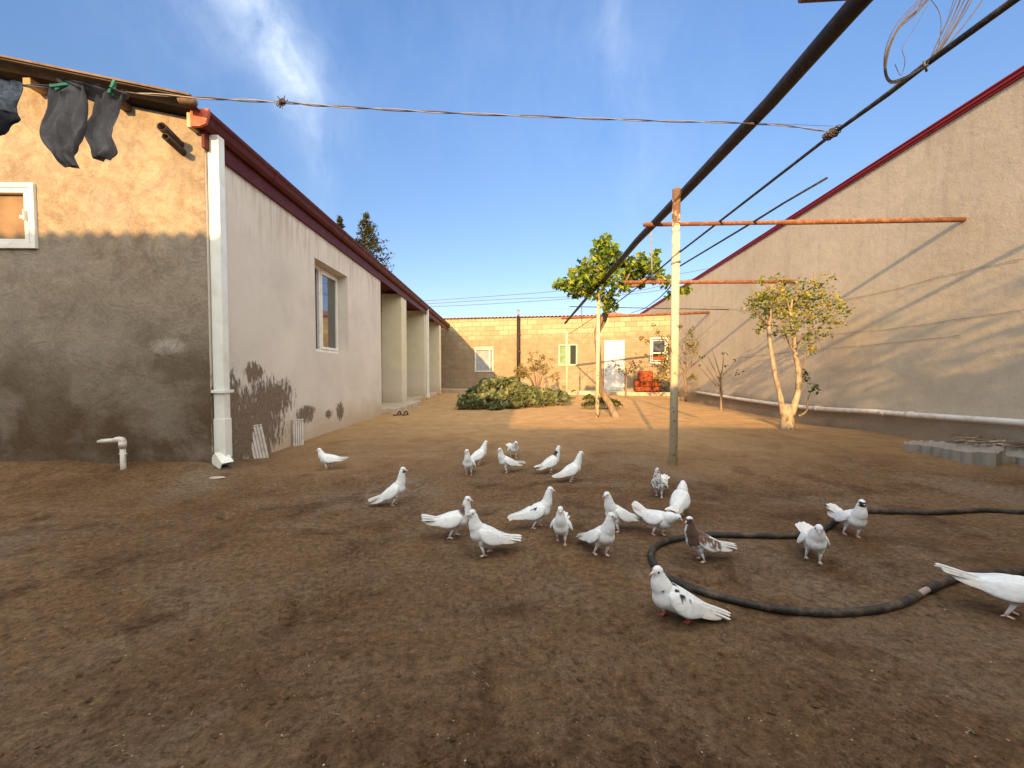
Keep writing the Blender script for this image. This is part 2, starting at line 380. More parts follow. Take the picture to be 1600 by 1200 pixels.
lowmask = t.ramp(t.mth('DIVIDE', t.mth('ADD', Z, t.mth('MULTIPLY', t.mth('SUBTRACT', t.noise(1.2, 6, .6), .5), 1.2)), 4.0), [(.60, 1.0), (.70, 0.0)])
smear = t.mix(t.ramp(t.noise(4, 7, .6, .5), [(.3, 0.0), (.7, 1.0)]), (.25, .185, .13), (.35, .27, .19))
c = t.mix(t.mth('MULTIPLY', lowmask, t.ramp(t.noise(2.4, 6, .65), [(.30, .45), (.60, .95)])), b.outputs['Color'], smear)
c = t.mix(t.ramp(t.noise(5, 7, .7, .4, t.mapv(loc=(4, 4, 4))), [(.5, 0.0), (.7, .5)]), c, (.40, .31, .20))
c = t.mix(.45, c, t.ramp(t.noise(30, 5, .7), [(.3, .7), (.7, 1.2)]), 'MULTIPLY')
nb = t.bump(b.outputs['Fac'], -.5, .012); nb = t.bump(t.noise(9, 8, .7), .5, .02, nb)
M_BLOCK = t.done(c, nb)

def rusty(name, paint, rust, thr, rough=.75, zlo=None):
    t = NT(name, rough, .35); n = t.noise(14, 9, .75, .4); n2 = t.noise(60, 5, .7)
    c = t.mix(t.ramp(t.noise(2.5, 6), [(.3, 0.0), (.7, 1.0)]), tuple(v*.85 for v in paint), paint)
    m = t.mth('ADD', n, 0.0)
    if zlo is not None:
        Z = t.sep()[2]
        m = t.mth('ADD', m, t.ramp(t.mth('DIVIDE', Z, 3.0), [(zlo/3-.03, 0.0), (zlo/3+.10, .22)]))
        m = t.mth('ADD', m, t.ramp(t.mth('DIVIDE', Z, 1.0), [(.0, .05), (.6, 0.0)]))
    c = t.mix(t.ramp(m, [(thr, 0.0), (thr+.05, 1.0)]), c, t.ramp(n2, [(.3, tuple(v*.6 for v in rust)), (.7, tuple(min(1, v*1.4) for v in rust))]))
    return t.done(c, t.bump(n, .35, .004))
M_POST = rusty('painted_post', (.62, .575, .43), (.16, .085, .045), .58, zlo=2.45)
M_BEAM = rusty('dark_pipe', (.018, .013, .012), (.042, .021, .015), .52, .6)
M_RUST = rusty('rust_pipe', (.21, .085, .045), (.30, .145, .08), .5)
M_BLACKROD = simple('black_rod', (.03, .028, .028), .55, .4, 30, .3, dirt=(.16, .13, .11), dirt_amt=.5, dscale=20)
M_REDG = simple('oxblood_gutter', (.085, .014, .012), .55, .15, 5, .05, spec=.15, dirt=(.12, .05, .035), dirt_amt=.35, dscale=6)
M_REDCAP = simple('red_end_cap', (.55, .085, .045), .5, .2, 20, .1, dirt=(.4, .2, .12), dirt_amt=.6, dscale=18)
M_REDTRIM = simple('red_trim', (.23, .020, .022), .55, .1, 5, .05, spec=.2)
M_WHITEM = simple('white_metal', (.78, .82, .80), .4, .04, 4, .05, spec=.5, dirt=(.52, .46, .36), dirt_amt=.35, dscale=5)
M_PVC = simple('white_pvc', (.66, .64, .62), .4, .06, 6, .05, spec=.5, dirt=(.38, .30, .23), dirt_amt=.6, dscale=9)
M_FRAME = simple('window_frame_white', (.78, .78, .74), .35, .04, 5, 0, spec=.5, dirt=(.5, .42, .33), dirt_amt=.4, dscale=9)
M_FRAMEG = simple('window_frame_green', (.50, .60, .42), .5, .08, 8, .1)
M_WOOD = simple('weathered_wood', (.16, .11, .075), .85, .35, 9, .4)
M_ASB = simple('fibre_cement', (.27, .245, .22), .9, .2, 7, .3, bd=.006, dirt=(.13, .11, .09), dirt_amt=.7, dscale=3)
M_EDGE = simple('grey_sheet', (.25, .235, .215), .9, .08, 9, .3, bd=.005, dirt=(.19, .165, .14), dirt_amt=.3, dscale=14)
M_ROOFD = simple('old_roof_sheet', (.085, .068, .055), .9, .25, 7, .3, bd=.006, dirt=(.05, .04, .03), dirt_amt=.6, dscale=3)
M_ROOFR = simple('roof_tin_rusty', (.33, .19, .12), .75, .3, 6, .2, dirt=(.16, .09, .06), dirt_amt=.6)
M_DARK = simple('dark_interior', (.02, .018, .016), .9, .2, 5, 0)
M_CONC = simple('pale_concrete', (.50, .43, .33), .9, .15, 9, .35, bd=.008, dirt=(.28, .21, .14), dirt_amt=.6)
M_RUBBER = simple('hose_rubber', (.022, .020, .019), .6, .3, 25, .7, bd=.004, spec=.35, dirt=(.13, .095, .065), dirt_amt=.75, dscale=16)
M_HOSEIN = simple('hose_inner', (.42, .33, .31), .6, .1, 20, .1)
M_CLOTH = simple('grey_cloth', (.125, .12, .13), .95, .2, 22, .5, bd=.006)
M_DENIM = simple('blue_grey_cloth', (.10, .125, .16), .95, .5, 60, .6, bd=.002)
M_NAVY = simple('navy_cloth', (.016, .018, .028), .95, .3, 60, .4, bd=.002)
M_PEG = simple('green_plastic', (.01, .22, .11), .4, .1, 10, 0, spec=.5)
M_WIRE = simple('wire_sheath', (.10, .095, .10), .5, .3, 20, .1)
M_WIREL = simple('light_wire', (.27, .26, .26), .4, .15, 20, .1, spec=.5)
M_DOOR = simple('white_door', (.62, .66, .70), .5, .05, 4, .05, dirt=(.5, .45, .38), dirt_amt=.4, dscale=3)
M_CURT = simple('curtain', (.33, .36, .40), .9, .25, 6, .2)
M_CURTG = simple('green_curtain', (.20, .32, .20), .9, .25, 6, .2)
t = NT('window_glass', .04, .7); M_GLASS = t.done((.035, .04, .045)); M_GLASS.node_tree.nodes['Principled BSDF'].inputs['Coat Weight'].default_value = .6
t = NT('insect_screen', .8, .1); M_SCREEN = t.done(t.ramp(t.noise(3, 5), [(.3, (.16, .11, .07)), (.7, (.30, .21, .135))]), t.bump(t.noise(200, 2), .3, .002))
t = NT('bark', .95, .1); n = t.noise(9, 9, .7, .5, t.mapv((1, 1, .4)))
M_BARK = t.done(t.ramp(n, [(.3, (.13, .095, .065)), (.55, (.27, .205, .15)), (.72, (.38, .31, .235))]), t.bump(n, .8, .02))
t = NT('limewashed_bark', .95, .1); n = t.noise(13, 9, .7, .5, t.mapv((1, 1, .5)))
M_LIME = t.done(t.ramp(n, [(.36, (.17, .125, .085)), (.50, (.36, .30, .23)), (.72, (.52, .47, .39))]), t.bump(n, .8, .02))
def leafmat(name, trans=.35):
    t = NT(name, .55, .25); c = t.attr()
    c = t.mix(.5, c, t.ramp(t.noise(14, 4), [(.3, .7), (.7, 1.25)]), 'MULTIPLY')
    tr = t.n('ShaderNodeBsdfTranslucent'); t._in(tr.inputs['Color'], c)
    ms = t.n('ShaderNodeMixShader'); ms.inputs[0].default_value = trans
    out = [x for x in t.t.nodes if x.type == 'OUTPUT_MATERIAL'][0]
    t.t.links.new(t.b.outputs[0], ms.inputs[1]); t.t.links.new(tr.outputs[0], ms.inputs[2]); t.t.links.new(ms.outputs[0], out.inputs['Surface'])
    return t.done(c)
M_LEAF = leafmat('leaf')
t = NT('feather', .7, .2); c = t.attr()
oc = t.n('ShaderNodeTexCoord').outputs['Object']
w = t.noise(90, 4, .6, 0, t.mapv((.35, 1, 1), vec=oc))
c = t.mix(.45, c, t.ramp(w, [(.3, .74), (.62, 1.06)]), 'MULTIPLY')
vf = t.n('ShaderNodeTexVoronoi'); vf.inputs['Scale'].default_value = 105; t._in(vf.inputs['Vector'], t.mapv((.5, 1, 1), vec=oc))
c = t.mix(.30, c, t.ramp(vf.outputs['Distance'], [(.25, 1.0), (.75, .72)]), 'MULTIPLY')
t.b.inputs['Sheen Weight'].default_value = .25
M_FEATH = t.done(c, t.bump(vf.outputs['Distance'], -.35, .003, t.bump(w, .45, .002)))
t = NT('pigeon_skin', .6, .3); M_SKIN = t.done(t.attr(), t.bump(t.noise(300, 3), .4, .001))
t = NT('eye_black', .15, .6); M_EYE = t.done((.01, .009, .008))
t = NT('vertex_paint', .9, .2); M_VP = t.done(t.attr(), t.bump(t.noise(60, 4), .3, .004))

# ------------------------------------------------------------ ground
SCUFF = [(gp_(px, py), r_, a_) for px, py, r_, a_ in ((490, 935, .13, 1), (440, 945, .10, 1), (620, 800, .10, .6), (210, 905, .12, .7), (380, 905, .10, .8), (350, 1010, .12, .9), (150, 890, .15, .7), (110, 1050, .10, .8), (640, 1050, .10, .7), (900, 1080, .12, .7), (1350, 1060, .12, .6), (385, 820, .14, .8), (395, 850, .12, .9), (1160, 1100, .10, .7), (760, 1130, .07, .8), (1440, 870, .10, .5), (560, 900, .10, .5), (1010, 1000, .08, .6), (70, 990, .12, .8), (700, 960, .10, .6))]
def steps(a, b):
    p = [0.0]
    while p[-1] < b: p.append(p[-1]+.012+.011*p[-1])
    q = [0.0]
    while q[-1] > a: q.append(q[-1]-(.05+.05*abs(q[-1])))
    return sorted(q[1:])+p
xs = [0.0]
while xs[-1] < 130: xs.append(xs[-1]+.014+.011*xs[-1])
xs = [-x for x in xs[:0:-1]]+xs; ys = steps(-60, 160)
mb = MB(); nx = len(xs)
vs = []
for y in ys:
    for x in xs:
        z = 0
        if abs(x) < 12 and -4 < y < 24:
            z = gz(x, y)
            if abs(x) < 7 and y < 9:
                z += .0065*NZ.fractal(Vector((x*9, y*13, 2)), .8, 2.0, 4) * max(0, 1-y/10)
                z -= .010*max(0, NZ.noise(Vector((x*5+y*1.5, y*11, 4)))-.30)*3
                z += .005*max(0, NZ.noise(Vector((x*2.6+y, y*7, 8)))-.15)
                for (sx, sy), sr, sa in SCUFF:
                    d2 = (x-sx)**2/(sr*sr*2.2)+(y-sy)**2/(sr*sr*.7)
                    if d2 < 4: z += .022*sa*math.exp(-d2)*NZ.fractal(Vector((x*16, y*26, 6)), .7, 2.0, 3)
            fade = min(1, (12-abs(x))/2, (24-y)/3); z *= max(0, fade)
        vs.append((x, y, z))
fs = [(j*nx+i, j*nx+i+1, (j+1)*nx+i+1, (j+1)*nx+i) for j in range(len(ys)-1) for i in range(nx-1)]
mb.v = [Vector(v) for v in vs]; mb.c = [(1, 1, 1)]*len(vs); mb.f = fs; mb.m = [0]*len(fs)
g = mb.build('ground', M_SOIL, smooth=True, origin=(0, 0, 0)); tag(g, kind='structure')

# clods and chips of the dirt
def scatter(name, n, rmin, rmax, mat, cols, label, cat, seed, ymax=7, flat=.6):
    rr = random.Random(seed); mb = MB()
    for _ in range(n):
        y = .95+(ymax-.95)*rr.random()**1.9; x = (rr.random()*2-1)*(y*1.32)
        if x < -2.85 and y > 3.8: continue
        if x > rx(y)-.1: continue
        r = rmin+(rmax-rmin)*rr.random()**3; z = gz(x, y)+r*.1
        p = Vector((x, y, z)); k = 6; a0 = rr.random()*6
        vs = [p+Vector((math.cos(a0+i)*r*rr.uniform(.6, 1.2), math.sin(a0+i)*r*rr.uniform(.5, 1), rr.uniform(-.3, .15)*r)) for i in range(k)]
        vs.append(p+Vector((0, 0, r*flat*rr.uniform(.6, 1.1))))
        mb.col = rr.choice(cols); mb.add(vs, [(i, (i+1) % k, k) for i in range(k)])
    o = mb.build(name, mat, origin=(0, 0, 0)); tag(o, label, cat, kind='stuff'); return o
scatter('soil_crumbs', 9000, .002, .012, M_SOIL, [(1, 1, 1)], 'small brown crumbs of soil strewn over the yard', 'soil crumbs', 3, 6)
scatter('pebbles', 1300, .0010, .0045, M_VP, [(.40, .33, .25), (.50, .43, .34), (.25, .19, .13), (.36, .27, .18), (.05, .03, .02)], 'tiny pale pebbles, husks and grain on the dirt', 'pebbles', 5, 5, .5)

rr = random.Random(77); mb = MB()
for _ in range(260):
    y = 1.0+5.5*rr.random()**1.5; x = (rr.random()*2-1)*y*1.3
    if x < -2.8 and y > 3.7: continue
    a_ = rr.random()*3.14; L = rr.uniform(.003, .012); z = gz(x, y)+.004; d_ = Vector((math.cos(a_), math.sin(a_), rr.uniform(-.1, .1)))*L
    mb.tube([Vector((x, y, z))-d_, Vector((x, y, z+.003)), Vector((x, y, z))+d_], .0009, 4, False, cols=[rr.choice([(.34, .27, .17), (.22, .16, .10), (.07, .045, .03)])]*3)
tag(mb.build('straw_bits', M_VP, origin=(0, 0, 0)), 'scattered bits of straw and thin twigs on the dirt', 'straw', kind='stuff')

# ------------------------------------------------------------ wall with openings
def wall(mb, P, U, n_in, u0, u1, z0, ztop, ops, thick):
    P = Vector(P); U = Vector(U); n_in = Vector(n_in)
    us = sorted({u0, u1, *[o[0] for o in ops], *[o[1] for o in ops]})
    zs = sorted({z0, *[o[2] for o in ops], *[o[3] for o in ops]})
    def zt(u, k): return zs[k] if k < len(zs) else (ztop(u) if callable(ztop) else ztop)
    def pt(u, z, w): return P+U*u+Vector((0, 0, z))+n_in*w
    for i in range(len(us)-1):
        for k in range(len(zs)):
            a, b_ = us[i], us[i+1]; lo = zs[k]; hi = zs[k+1] if k+1 < len(zs) else None
            um = (a+b_)/2; zm = (lo+(hi if hi else lo+.05))/2
            if any(o[0] < um < o[1] and o[2] < zm < o[3] for o in ops): continue
            h0, h1 = zt(a, k+1), zt(b_, k+1)
            for w in (0, thick): mb.add([pt(a, lo, w), pt(b_, lo, w), pt(b_, h1, w), pt(a, h0, w)], [(0, 1, 2, 3)])
            if hi is None: mb.add([pt(a, h0, 0), pt(b_, h1, 0), pt(b_, h1, thick), pt(a, h0, thick)], [(0, 1, 2, 3)])
    for (a, b_, lo, hi) in ops:
        q = [(a, lo), (b_, lo), (b_, hi), (a, hi)]
        for i in range(4):
            (p1, z1), (p2, z2) = q[i], q[(i+1) % 4]
            mb.add([pt(p1, z1, 0), pt(p2, z2, 0), pt(p2, z2, thick), pt(p1, z1, thick)], [(0, 1, 2, 3)])
    for u in (u0, u1):
        h = zt(u, len(zs)); mb.add([pt(u, z0, 0), pt(u, h, 0), pt(u, h, thick), pt(u, z0, thick)], [(0, 1, 2, 3)])
def corr(mb, P, U, V, lu, lv, pitch=.177, amp=.025, th=.008, nu=1):
    # corrugated sheet: waves run across U, ribs along V
    P, U, V = Vector(P), Vector(U).normalized(), Vector(V).normalized(); N = U.cross(V).normalized()
    if N.z < 0: N = -N
    n = int(lu/pitch*8); vs = []; fs = []
    for i in range(n+1):
        u = lu*i/n; h = amp*math.sin(2*math.pi*u/pitch)
        for j in (0, 1):
            for w in (0, th): vs.append(P+U*u+V*(lv*j)+N*(h+w))
    for i in range(n):
        a = i*4; b_ = a+4
        fs += [(a+1, b_+1, b_+3, a+3), (a, a+2, b_+2, b_), (a, b_, b_+1, a+1), (a+2, a+3, b_+3, b_+2)]
    fs += [(0, 1, 3, 2), (n*4, n*4+2, n*4+3, n*4+1)]
    mb.add(vs, fs)

# ------------------------------------------------------------ left house
LX = -2.9; FY = 3.9
WDX = at(53, 345, 3.872).x+4.642
H = thing('plastered_house', (-5.8, 11, 0), 'long low house with pale plastered side wall, dark red gutter and porch pillars', 'house')
def eave(y): return 3.42-.011*(y-3.87)             # top of the gutter
def roofz(x, y): return eave(y)-.01+.195*(-2.78-x)
mb = MB(); wz = lambda u: roofz(-9+u, FY)-.045
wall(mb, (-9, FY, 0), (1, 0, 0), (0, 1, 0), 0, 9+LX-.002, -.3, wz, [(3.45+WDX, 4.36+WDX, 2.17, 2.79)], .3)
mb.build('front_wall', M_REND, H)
mb = MB(); wall(mb, (LX, FY+.004, 0), (0, 1, 0), (-1, 0, 0), 0.0, 9.15-FY, -.3, lambda u: eave(FY+u)-.16, [(6.05-FY, 7.28-FY, 1.30, 2.71)], .32)
mb.build('side_wall', M_PLAST, H)
mb = MB()
mb.box(-4.6, LX-.33, 8.85, 9.13, -.1, 3.15); mb.box(-4.75, -4.6, 8.85, 19.2, -.1, 3.3); mb.box(-9, -4.75, 18.9, 19.2, -.1, 3.3); mb.box(-9.2, -9.002, FY, 19.2, -.1, 4.4)
mb.build('porch_wall', M_PORCH, H)
mb = MB(); mb.box(-4.598, -2.55, 9.155, 11.7, -.1, .14, .02); mb.box(-4.598, -3.0, 11.702, 17.6, -.1, .12, .02)
mb.build('porch_floor', M_CONC, H)
for (x0, y0, y1, x1) in ((-3.45, 10.96, 11.48, LX), (-3.6, 14.0, 14.5, LX), (-3.62, 17.0, 17.4, LX)):
    mb = MB(); mb.box(x0, x1, y0, y1, .0, 3.12, .012); mb.build('pillar', M_PIER, H, smooth=False)
for (y0, y1) in ((9.6, 10.5), (12.3, 13.3), (15.4, 16.4)):
    mb = MB(); mb.box(-4.598, -4.56, y0, y1, .14, 2.2); d = mb.build('door', M_DARK, H)
    mb = MB(); mb.box(-4.558, -4.53, y0-.06, y0-.002, .14, 2.26); mb.box(-4.558, -4.53, y1+.002, y1+.06, .14, 2.26); mb.build('door_frame', M_WOOD, d)
# roof
mb = MB()
ridge = -9.3
corr(mb, (-2.83, 3.62, roofz(-2.83, 3.62)), (0, 1, -.011), (-1, 0, .195), 15.75, 6.6)
rf = mb.build('roof', M_ROOFD, H, smooth=False)
mb = MB()     # thin rounded cap on the sheet edge
for (ya, yb, off, h) in ((3.605, 3.64, .030, .016),):
    p = [(-2.80, roofz(-2.80, 3.7)+off), (ridge, roofz(ridge, 3.7)+off)]
    vs = []
    for (x, z) in p:
        for y in (ya, yb):
            for dz_ in (-h, 0): vs.append((x, y, z+dz_))
    mb.add(vs, [(0, 1, 3, 2), (4, 6, 7, 5), (0, 2, 6, 4), (1, 5, 7, 3), (0, 4, 5, 1), (2, 3, 7, 6)])
mb.build('verge_board', M_WOOD, rf)
for px in (46, 181):
    q = at(px, 151 if px < 100 else 178, 3.78); q.z = roofz(q.x, 3.78)-.075; mb = MB(); mb.box(q.x-.035, q.x+.035, 3.76, 3.95, q.z-.03, q.z+.03, .006); mb.build('rafter_end', simple('sunlit_wood', (.42, .27, .15), .8, .3, 20, .3) if px < 100 else M_WOOD, rf)  # paler wood puts sunlight into the colour of one rafter end
mb = MB(); mb.tube([(-2.93, 3.66, 3.425), (-2.79, 3.66, 3.40)], [.030, .030], 10); mb.build('verge_roll', M_WOOD, rf, smooth=True)
# fascia + gutter
def run(mb, prof, y0, y1, zf, closed=True):
    vs = []; n = len(prof)
    for y in (y0, y1):
        for (x, z) in prof: vs.append((x, y, z+zf(y)))
    fs = [(i, (i+1) % n, n+(i+1) % n, n+i) for i in range(n if closed else n-1)]
    if closed: fs += [list(range(n))[::-1], list(range(n, 2*n))]
    mb.add(vs, fs)
mb = MB(); run(mb, [(-2.895, -.30), (-2.868, -.30), (-2.868, -.145), (-2.895, -.145)], 3.86, 19.4, eave)
run(mb, [(-4.598, -.17), (-2.897, -.17), (-2.897, -.15), (-4.598, -.15)], 9.16, 19.1, eave)
mb.build('fascia', M_REDG, H)
prof = [(-2.90, -.005), (-2.90, -.13), (-2.885, -.143), (-2.83, -.143), (-2.80, -.11), (-2.787, -.06), (-2.768, -.03), (-2.768, 0), (-2.782, 0), (-2.785, -.03), (-2.80, -.06), (-2.812, -.105), (-2.835, -.13), (-2.885, -.13), (-2.888, -.005)]
gt = None
segs = [3.80, 4.9, 6.9, 8.9, 10.9, 12.9, 14.9, 16.9, 19.42]
mb = MB()
for a, b_ in zip(segs[:-1], segs[1:]):
    run(mb, prof, a, b_-.012, eave)
    if b_ < 19: run(mb, [(x-.003 if x < -2.84 else x+.004, z-.004 if z < -.02 else z+.002) for x, z in prof], b_-.03, b_+.03, eave)
gt = mb.build('gutter', M_REDG, H)
mb = MB(); run(mb, [(-2.93, .0), (-2.93, -.155), (-2.85, -.155), (-2.79, -.13), (-2.762, -.04), (-2.762, .004)], 3.775, 3.80, eave)
mb.build('end_cap', M_REDCAP, gt)
mb = MB(); mb.box(-2.985, -2.93, 3.80, 3.90, 3.27, 3.41, .01); mb.build('mortar_lump', M_CONC, gt)
# downspouts
mb = MB()
mb.box(-2.888, -2.785, 3.925, 4.01, .50, 3.275, .004); mb.box(-2.893, -2.779, 3.92, 4.016, .14, .53, .004)
ds = mb.build('downspout', M_WHITEM, H)
mb = MB(); mb.M = Matrix.Translation((-2.835, 3.93, .13)) @ Matrix.Rotation(R(-25), 4, 'Z') @ Matrix.Rotation(R(-48), 4, 'Y')
w = .055; mb.add([(x, y, z) for x, y, z in [(-w, -w, .05), (w, -w, .05), (w, w, .05), (-w, w, .05), (-w*.9, -w, -.12), (w*1.1, -w, -.10), (w*1.1, w, -.10), (-w*.9, w, -.12)]], [(0, 1, 5, 4), (1, 2, 6, 5), (2, 3, 7, 6), (3, 0, 4, 7)])
mb.add([(x, y, z) for x, y, z in [(-w+.008, -w+.008, .05), (w-.008, -w+.008, .05), (w-.008, w-.008, .05), (-w+.008, w-.008, .05), (-w*.9+.008, -w+.008, -.12), (w*1.1-.008, -w+.008, -.10), (w*1.1-.008, w-.008, -.10), (-w*.9+.008, w-.008, -.12)]], [(0, 1, 5, 4), (1, 2, 6, 5), (2, 3, 7, 6), (3, 0, 4, 7)])
mb.build('spout_elbow', M_WHITEM, ds)
mb = MB(); mb.box(-2.95, -2.775, 3.905, 3.917, .785, .815, .003); mb.box(-2.775, -2.765, 3.905, 4.04, .785, .815, .003); mb.build('bracket', M_WHITEM, ds)
mb = MB(); mb.box(-2.885, -2.80, 14.16, 14.24, .15, 3.2, .004); mb.build('downspout', M_WHITEM, H)
mb = MB(); mb.box(-2.89, -2.78, 14.1, 14.25, .05, .17, .01)
mb.build('spout_elbow', M_WHITEM, H)
# stub drain pipes of the roof
for (a, b_, r) in (((285, 230), (252, 197), .039), ((290, 242), (258, 213), .030)):
    p1 = at(*a, 3.93); p0 = at(*b_, 3.67); mb = MB(); mb.hollow(p0, p1, r); mb.build('stub_pipe', simple('brown_pipe', (.05, .03, .02), .5, .3, 20, .2), H, smooth=True)
# front window (right edge of frame at pixel 53)
def frame(mb, u0, u1, z0, z1, w, F_, d0, d1):
    # rectangular frame in local frame coordinates
    for (a, b_, c_, d_) in ((u0, u1, z0, z0+w), (u0, u1, z1-w, z1), (u0, u0+w, z0+w, z1-w), (u1-w, u1, z0+w, z1-w)):
        mb.M = F_; mb.box(a, b_, d0, d1, c_, d_, .003)
I4 = Matrix.Translation((WDX, 0, 0))
mb = MB(); frame(mb, -5.548, -4.642, 2.172, 2.788, .045, I4, 3.872, 3.96); wnd = mb.build('window', M_FRAME, H)
mb = MB(); frame(mb, -5.50, -4.70, 2.22, 2.74, .042, I4, 3.88, 3.93); mb.M = I4; mb.box(-5.12, -5.08, 3.882, 3.928, 2.265, 2.70); mb.build('sash', M_FRAME, wnd)
mb = MB(); mb.M = I4; mb.box(-5.5, -4.7, 3.932, 3.94, 2.2, 2.75); mb.build('insect_screen', M_SCREEN, wnd)
mb = MB(); mb.M = I4; mb.box(-4.755, -4.715, 3.852, 3.878, 2.445, 2.475, .004); mb.box(-4.722, -4.712, 3.85, 3.878, 2.43, 2.53, .003); mb.build('handle', M_FRAME, wnd)
# side window, set back in its reveal
XF = -3.07
mb = MB()
for (a, b_, c_, d_) in ((6.06, 7.27, 1.31, 1.36), (6.06, 7.27, 2.65, 2.70), (6.06, 6.11, 1.36, 2.65), (7.22, 7.27, 1.36, 2.65), (6.545, 6.60, 1.36, 2.65)):
    mb.box(XF-.05, XF, a, b_, c_, d_, .003)
wnd = mb.build('window', M_FRAME, H)
mb = MB()
for (a, b_, c_, d_) in ((6.60, 7.21, 1.365, 1.405), (6.60, 7.21, 2.605, 2.645), (6.60, 6.64, 1.405, 2.605), (7.17, 7.21, 1.405, 2.605)):
    mb.box(XF-.03, XF+.012, a, b_, c_, d_, .003)
mb.build('sash', M_FRAME, wnd)
mb = MB(); mb.box(XF-.02, XF-.012, 6.64, 7.17, 1.4, 2.61); mb.build('pane', M_GLASS, wnd)
mb = MB(); mb.box(XF-.045, XF-.040, 6.11, 6.545, 1.36, 2.65); mb.build('pane', M_GLASS, wnd)
mb = MB(); mb.box(XF-.09, XF-.08, 6.11, 7.22, 1.36, 2.65); mb.build('curtain', M_DARK, wnd)  # near-black sheet imitating the unlit room, not a fabric curtain
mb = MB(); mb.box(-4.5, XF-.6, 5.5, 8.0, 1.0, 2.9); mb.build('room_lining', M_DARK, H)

# small things along the left house
q = at(192, 705, 3.74); mb = MB()
zt_ = at(192, 690, 3.74).z
mb.tube([(q.x, 3.74, -.1), (q.x, 3.74, zt_-.02)], .022, 14); mb.tube([(q.x, 3.74, zt_-.06), (q.x, 3.74, zt_)], .030, 14)
mb.tube(crv([(q.x, 3.74, zt_-.01), (q.x-.004, 3.74, zt_+.012), (q.x-.03, 3.74, zt_+.018), (q.x-.06, 3.74, zt_+.014)], 4), .029, 14)
mb.tube([(q.x-.05, 3.74, zt_+.014), (q.x-.19, 3.73, zt_+.004)], .021, 14); mb.tube([(q.x-.18, 3.73, zt_+.005), (q.x-.215, 3.73, zt_)], .014, 12)
mb.tube([(q.x-.035, 3.74, zt_-.115), (q.x+.035, 3.74, zt_-.115)], .008, 8)
tag(mb.build('water_pipe', M_PVC, smooth=True), 'white plastic elbow pipe stub rising from the dirt before the rough brown wall', 'pipe')
def slatpanel(px, py, w, h, lean, yaw, label, name, roll=0):
    r_ = ray(px, py); X_ = LX+.075; Y_ = X_*r_.y/r_.x; q = Vector((X_, Y_, gz(X_, Y_))); root = thing(name, q, label, 'panel', 'ribbed offcuts leaning on the house wall')
    mb = MB(); mb.M = Matrix.Translation(q) @ Matrix.Rotation(yaw, 4, 'Z') @ Matrix.Rotation(lean, 4, 'X') @ Matrix.Rotation(roll, 4, 'Y')
    mb.box(-w/2, w/2, .004, .016, -.02, h)
    n = 5
    for i in range(n):
        x = -w/2+w*(i+.5)/n; mb.box(x-w*.3/n*1.2, x+w*.3/n*1.2, -.014, .003, -.02, h-.002, .003)
    mb.build('ribbed_sheet', M_PVC, root)
    mb = MB(); mb.M = Matrix.Translation(q) @ Matrix.Rotation(yaw, 4, 'Z') @ Matrix.Rotation(lean, 4, 'X') @ Matrix.Rotation(roll, 4, 'Y')
    mb.box(-w/2-.004, w/2+.004, -.018, .018, h, h+.012, .002); mb.build('top_rim', M_PVC, root)
slatpanel(408, 712, .15, .37, R(-8), R(35), 'white ribbed plastic offcut leaning crookedly near the downspout', 'ribbed_panel', R(-9))
slatpanel(466, 688, .135, .34, R(-3), R(48), 'white ribbed plastic offcut standing upright against the plaster, farther from the downspout', 'ribbed_panel', R(1))
def rock(px, py, r, mat, label, cat, name, seed=1, sq=(1, 1, .7)):
    q = gp(px, py); rr = random.Random(seed); mb = MB(); off = rr.random()*50
    n = 12; m = 8; vs = []; fs = []
    for j in range(m+1):
        for k in range(n):
            th = math.pi*j/m; ph = 2*math.pi*k/n; d_ = Vector((math.sin(th)*math.cos(ph), math.sin(th)*math.sin(ph), math.cos(th)))
            rad = r*(1+.45*NZ.noise(d_*1.6+Vector((off, 0, 0)))); vs.append(q+Vector((d_.x*sq[0], d_.y*sq[1], d_.z*sq[2]))*rad+Vector((0, 0, r*sq[2]*.5)))
    for j in range(m):
        for k in range(n): fs.append((j*n+k, (j+1)*n+k, (j+1)*n+(k+1) % n, j*n+(k+1) % n))
    mb.add(vs, fs); return tag(mb.build(name, mat), label, cat)
rock(446, 695, .045, M_CONC, 'small broken chunk of rubble between the two ribbed offcuts', 'stone', 'rubble_stone', 4)
rock(392, 708, .075, simple('brown_brick', (.13, .085, .055), .9, .3, 15, .4), 'dark lump of masonry behind the crooked ribbed offcut', 'stone', 'rubble_stone', 8, (.6, .7, 2.2))
rock(338, 746, .03, M_CONC, 'flat pale scrap lying under the downspout mouth', 'scrap', 'plaster_scrap', 11, (2.6, 1, .25))
for (px, py, yw, lab) in ((622, 649, 60, 'dark sandal nearer the house wall, below the porch step'), (633, 649, 80, 'dark sandal on the right of its pair, below the porch corner')):
    q = gp(px, py); root = thing('sandal', q, lab, 'sandal', 'pair of sandals by the porch step')
    m_ = Matrix.Translation(q) @ Matrix.Rotation(R(yw), 4, 'Z')
    mb = MB(); mb.M = m_; vs = []
    out = [(-.12, .03), (-.125, 0), (-.12, -.03), (-.04, -.032), (.05, -.045), (.1, -.04), (.125, 0), (.1, .038), (.05, .045), (-.04, .032)]
    n = len(out); vs = [(x, y, 0) for x, y in out]+[(x, y, .028) for x, y in out]
    mb.add(vs, [list(range(n)), list(range(n, 2*n))[::-1]]+[(i, (i+1) % n, n+(i+1) % n, n+i) for i in range(n)]); mb.build('sole', M_WOOD, root)
    mb = MB(); mb.M = m_; mb.tube(crv([(.03, -.045, .02), (.05, -.03, .065), (.055, 0, .08), (.05, .03, .065), (.03, .045, .02)], 4), .014, 6); mb.build('strap', M_NAVY, root)

